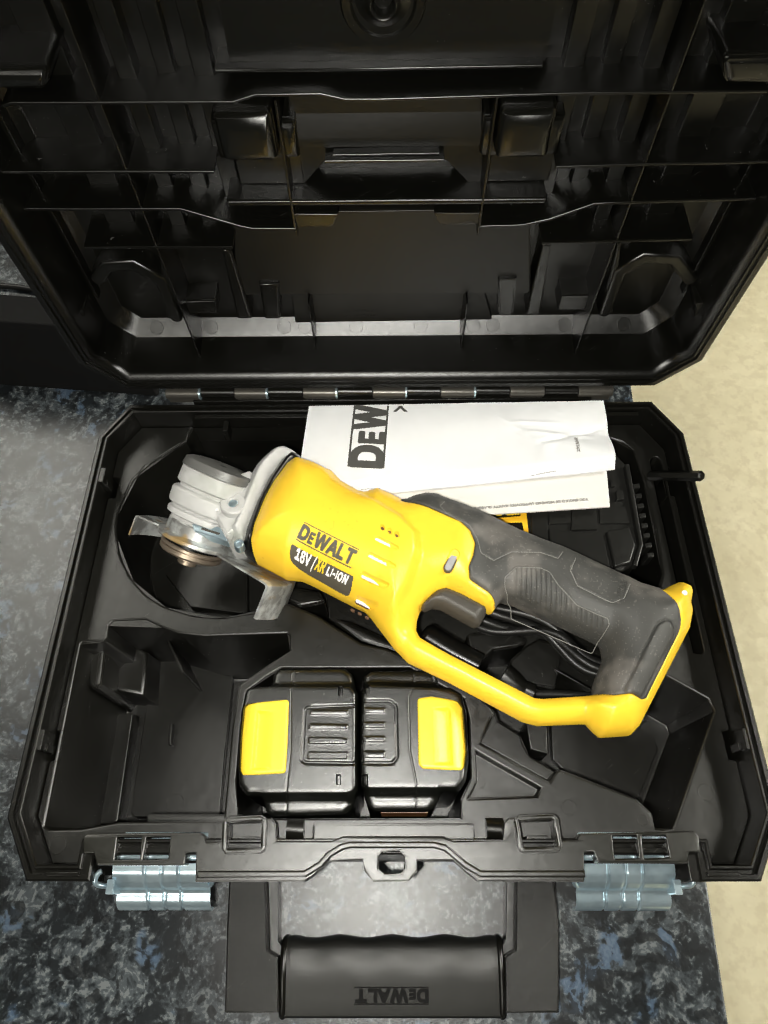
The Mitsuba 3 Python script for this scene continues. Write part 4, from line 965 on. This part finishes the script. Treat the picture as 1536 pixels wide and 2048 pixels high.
# --- gear head
def g_pillow(pts, H, z, r=2.0, flat=None, sp=1.6):
    p = rnd(poly(W(pts, z)), r)
    return up_by(field(p, lambda q: circ(sdf(p, q), H), sp, edge=(0, .06, .3, .8, 1.6, 2.8)), z * 1000)
put(G + '__gasket', g_pillow([(604, 922), (586, 918), (562, 936), (536, 975), (512, 1022), (494, 1070), (487, 1104), (495, 1112), (512, 1125), (530, 1100), (560, 1020), (620, 940)], 33.2, zt, 1.0), 'gloss_black', smooth=50)
put(G + '__collar', g_pillow([(578, 906), (560, 908), (545, 915), (528, 930), (513, 946), (502, 965), (488, 1000), (470, 1050), (457, 1078), (459, 1092), (472, 1098), (496, 1110), (520, 1060), (560, 970), (606, 924), (595, 915)], 31.0, zt, 2.0), 'cast_alloy', smooth=50)
A0, A1 = 1000 * at(443, 944, R + 0.021), 1000 * at(373, 1127, R - 0.0145)
ax = unit(A1 - A0); LA = np.linalg.norm(A1 - A0)
def tt(px, py):                                                        # distance along the spindle line of a picture position
    best = min(np.linspace(-0.3, 1.3, 400), key=lambda t: np.hypot(*(np.array(prj(A0 + (A1 - A0) * t)) - (px, py))))
    return best * LA
def prj(P):
    d = np.asarray(P) / 1000 - CAM; z = d @ fw
    return 768 + 1385 * (d @ rt) / z, 1024 - 1385 * (d @ up) / z
k_ = LA / 76.0
put(G + '__gear_case', lathe([(t * k_, r) for t, r in ((2.6, 2), (2.6, 23.6), (3.2, 24.4), (14.5, 24.6), (15.5, 23.8), (16, 21.9), (18.4, 21.9), (19, 23.6), (20, 25.2), (21.5, 25.8), (30, 25.4), (31.5, 24.6), (32.4, 22.4), (34.2, 22.2), (34.8, 23.6),
                                                                     (36, 24.2), (39, 24), (40, 22), (40.4, 20.6), (52, 20.2), (53, 18))], A0, A1, 72, sq=0.45), 'cast_alloy', smooth=38)
put(G + '__top_cap', lathe([(t * k_, r) for t, r in ((-4.5, 2), (-4.5, 22.5), (-3.6, 24.4), (2.5, 25.2), (2.5, 2))], A0, A1, 64, sq=0.45), 'cast_dark', smooth=40)
put(G + '__guard_clamp', lathe([(t * k_, r) for t, r in ((43, 15), (43, 21.6), (44, 22.2), (52.0, 22.4), (53.0, 24.0), (54.4, 26.6), (56.6, 27.2), (57.4, 26.6), (57.4, 15))], A0, A1, 72), 'guard_steel', smooth=38)
put(G + '__flange', lathe([(t * k_, r) for t, r in ((60.5, 4), (60.5, 21.5), (61.3, 22.2), (63.0, 22.2), (63.0, 20), (64, 20), (64, 22), (67, 22), (68.5, 20.5), (69, 4))], A0, A1, 64), 'worn_steel', smooth=40)
put(G + '__flange__ring', lathe([(t * k_, r) for t, r in ((58.4, 4), (58.4, 20.8), (60.4, 20.8), (60.4, 4))], A0, A1, 64), 'gloss_black', smooth=40)
put(G + '__spindle_nut', lathe([(t * k_, r) for t, r in ((68.5, 9), (72.5, 9), (73, 8), (73, 6.6), (76, 6.6), (76.6, 5.6), (76.6, 0.3))], A0, A1, 32), 'worn_steel', smooth=35)
neck = [(505, 945), (480, 955), (470, 975), (448, 985), (437, 1012), (432, 1040), (455, 1082), (490, 1060), (515, 1000)]
nk = rnd(poly(W(neck, R + .02)), 2.0)
put(G + '__neck', rings(nk, [(0, ZT - 24), (0, ZT + 13)] + [(3 * (1 - math.cos(t)), ZT + 13 + 5 * math.sin(t)) for t in np.linspace(0.15, 1.45, 7)] + [(3.2, ZT + 18.1)]), 'cast_alloy', smooth=50)
bs = 1000 * at(467, 1010, zt + .0195)
put(G + '__neck__screw_boss', lathe([(-14, 9.2), (1.4, 8.8), (2.2, 8.0), (2.2, 4.2), (1.5, 3.8), (1.5, 0.2)], bs, bs + np.array([0.5, 1.5, 10.0]), 36), 'cast_alloy', smooth=40)
put(G + '__neck__screw', lathe([(1.7, 3.2), (2.6, 2.6), (2.8, 0.2)], bs, bs + np.array([0.5, 1.5, 10.0]), 20), 'zinc', smooth=40)
for (px, py) in ((444, 985), (430, 1012)):
    c = 1000 * at(px, py, R + 0.029)
    put(G + '__neck__lug', trimesh.Trimesh(*(lambda b: (b.vertices, b.faces))(up_by(rbox(c[0] - 2.6, c[0] + 2.6, c[1] - 3.2, c[1] + 3.2, -8, 0, 1.0), c[2]))), 'dull_white', smooth=38)
for (px, py) in ((548, 922), (478, 1088)):
    c = 1000 * at(px, py, zt + .016)
    put(G + '__collar__screw', lathe([(-6, 3.4), (0.6, 3.2), (1.2, 2.6), (1.2, 1.5), (0.4, 1.4), (0.4, 0.1)], c, c + np.array([0.3, 0.6, 10.0]), 20), 'zinc', smooth=40)
# guard: half disc with a turned skirt
def guard():
    w = ax; u = unit(np.cross(w, [0, 0, 1.0])); v = np.cross(w, u)     # u: across, v: towards the sky or ground
    s = 1 if v[2] > 0 else -1
    right = u if u[0] > 0 else -u; vup = v * s
    th = np.radians(np.linspace(24, -186, 70)); r0, r1, t0, t1 = 20.0, 62.0, 56.4 * k_, 57.8 * k_
    P = lambda t, r, a: A0 + w * t + right * (15 * (r - 20) / 42) + r * (right * math.cos(a) + vup * math.sin(a))
    sk = 25.0
    loop = [(t0, r0), (t0, r1 - 2.2), (t0 + 0.7, r1 - 0.6), (t0 + 2.2, r1), (t0 + sk, r1), (t0 + sk, r1 - 1.5), (t1 + 1.6, r1 - 1.5), (t1 + .4, r1 - 2.2), (t1, r1 - 3.2), (t1, r0)]
    V = [P(t if t < t0 + 10 else t0 + sk * (0.62 + 0.38 * max(0.0, math.cos(a))), r, a) for a in th for t, r in loop]; k = len(loop); fs = []
    for i in range(len(th) - 1):
        for j in range(k):
            a, b = i * k + j, i * k + (j + 1) % k
            fs += [[a, b, b + k], [a, b + k, a + k]]
    cv, cf = tri(Polygon(loop)); idx = np.array([int(np.argmin(np.hypot(*(np.array(loop) - c).T))) for c in cv]); cap = idx[cf]
    n = (len(th) - 1) * k; fs += cap.tolist() + (cap[:, ::-1] + n).tolist()
    m = trimesh.Trimesh(V, fs, process=False); m.fix_normals(); return m
put(G + '__guard', guard(), 'guard_steel', smooth=40)
ls = 1000 * at(425, 1040, R + 0.016)
lv = rnd(poly(W([(384, 1048), (398, 1043), (452, 1060), (462, 1074), (454, 1084), (390, 1064)], R + .018)), 0.8)
put(G + '__guard_lever', slab(lv, 1000 * R + 10, 1000 * R + 19.5, 0.8), 'zinc', smooth=40)
put(G + '__guard_lever__slot', slab(poly(W([(404, 1055), (440, 1066), (438, 1070), (402, 1059)], R + .0195)), 1000 * R + 19, 1000 * R + 19.8, 0.1), 'dull_steel')

# ------------------------------------------------------------------ behind the lid
labels['black_box'] = {'label': 'plain black box on the worktop behind the lid, at the left edge', 'category': 'box'}
q = [1000 * at(x, y, 0.05) for x, y in ((-120, 600), (190, 600), (190, 655), (-120, 640))]
bb = rnd(Polygon([(-520, q[0][1] - 20), (-170, q[1][1] - 60), (-170, q[1][1] + 40), (-520, q[0][1] + 40)]), 4)
bb = rnd(poly(W([(-160, 588), (260, 622), (260, 668), (-160, 640)], 0.09)), 3)
put('black_box__body', slab(bb, 1, 90, 3), 'dark_matte', smooth=38)
put('black_box__lid', slab(bb.buffer(1.5), 90.2, 97, 1.5), 'dark_matte', smooth=38)
labels['black_cable'] = {'label': 'thin black cable lying on the worktop behind the black box', 'category': 'cable'}
put('black_cable', tube(spline([1000 * at(x, y, 0.004) for x, y in ((-150, 560), (-30, 570), (40, 575), (120, 590), (260, 600))], 30), 3.2, 10), 'cable_black', smooth=60)
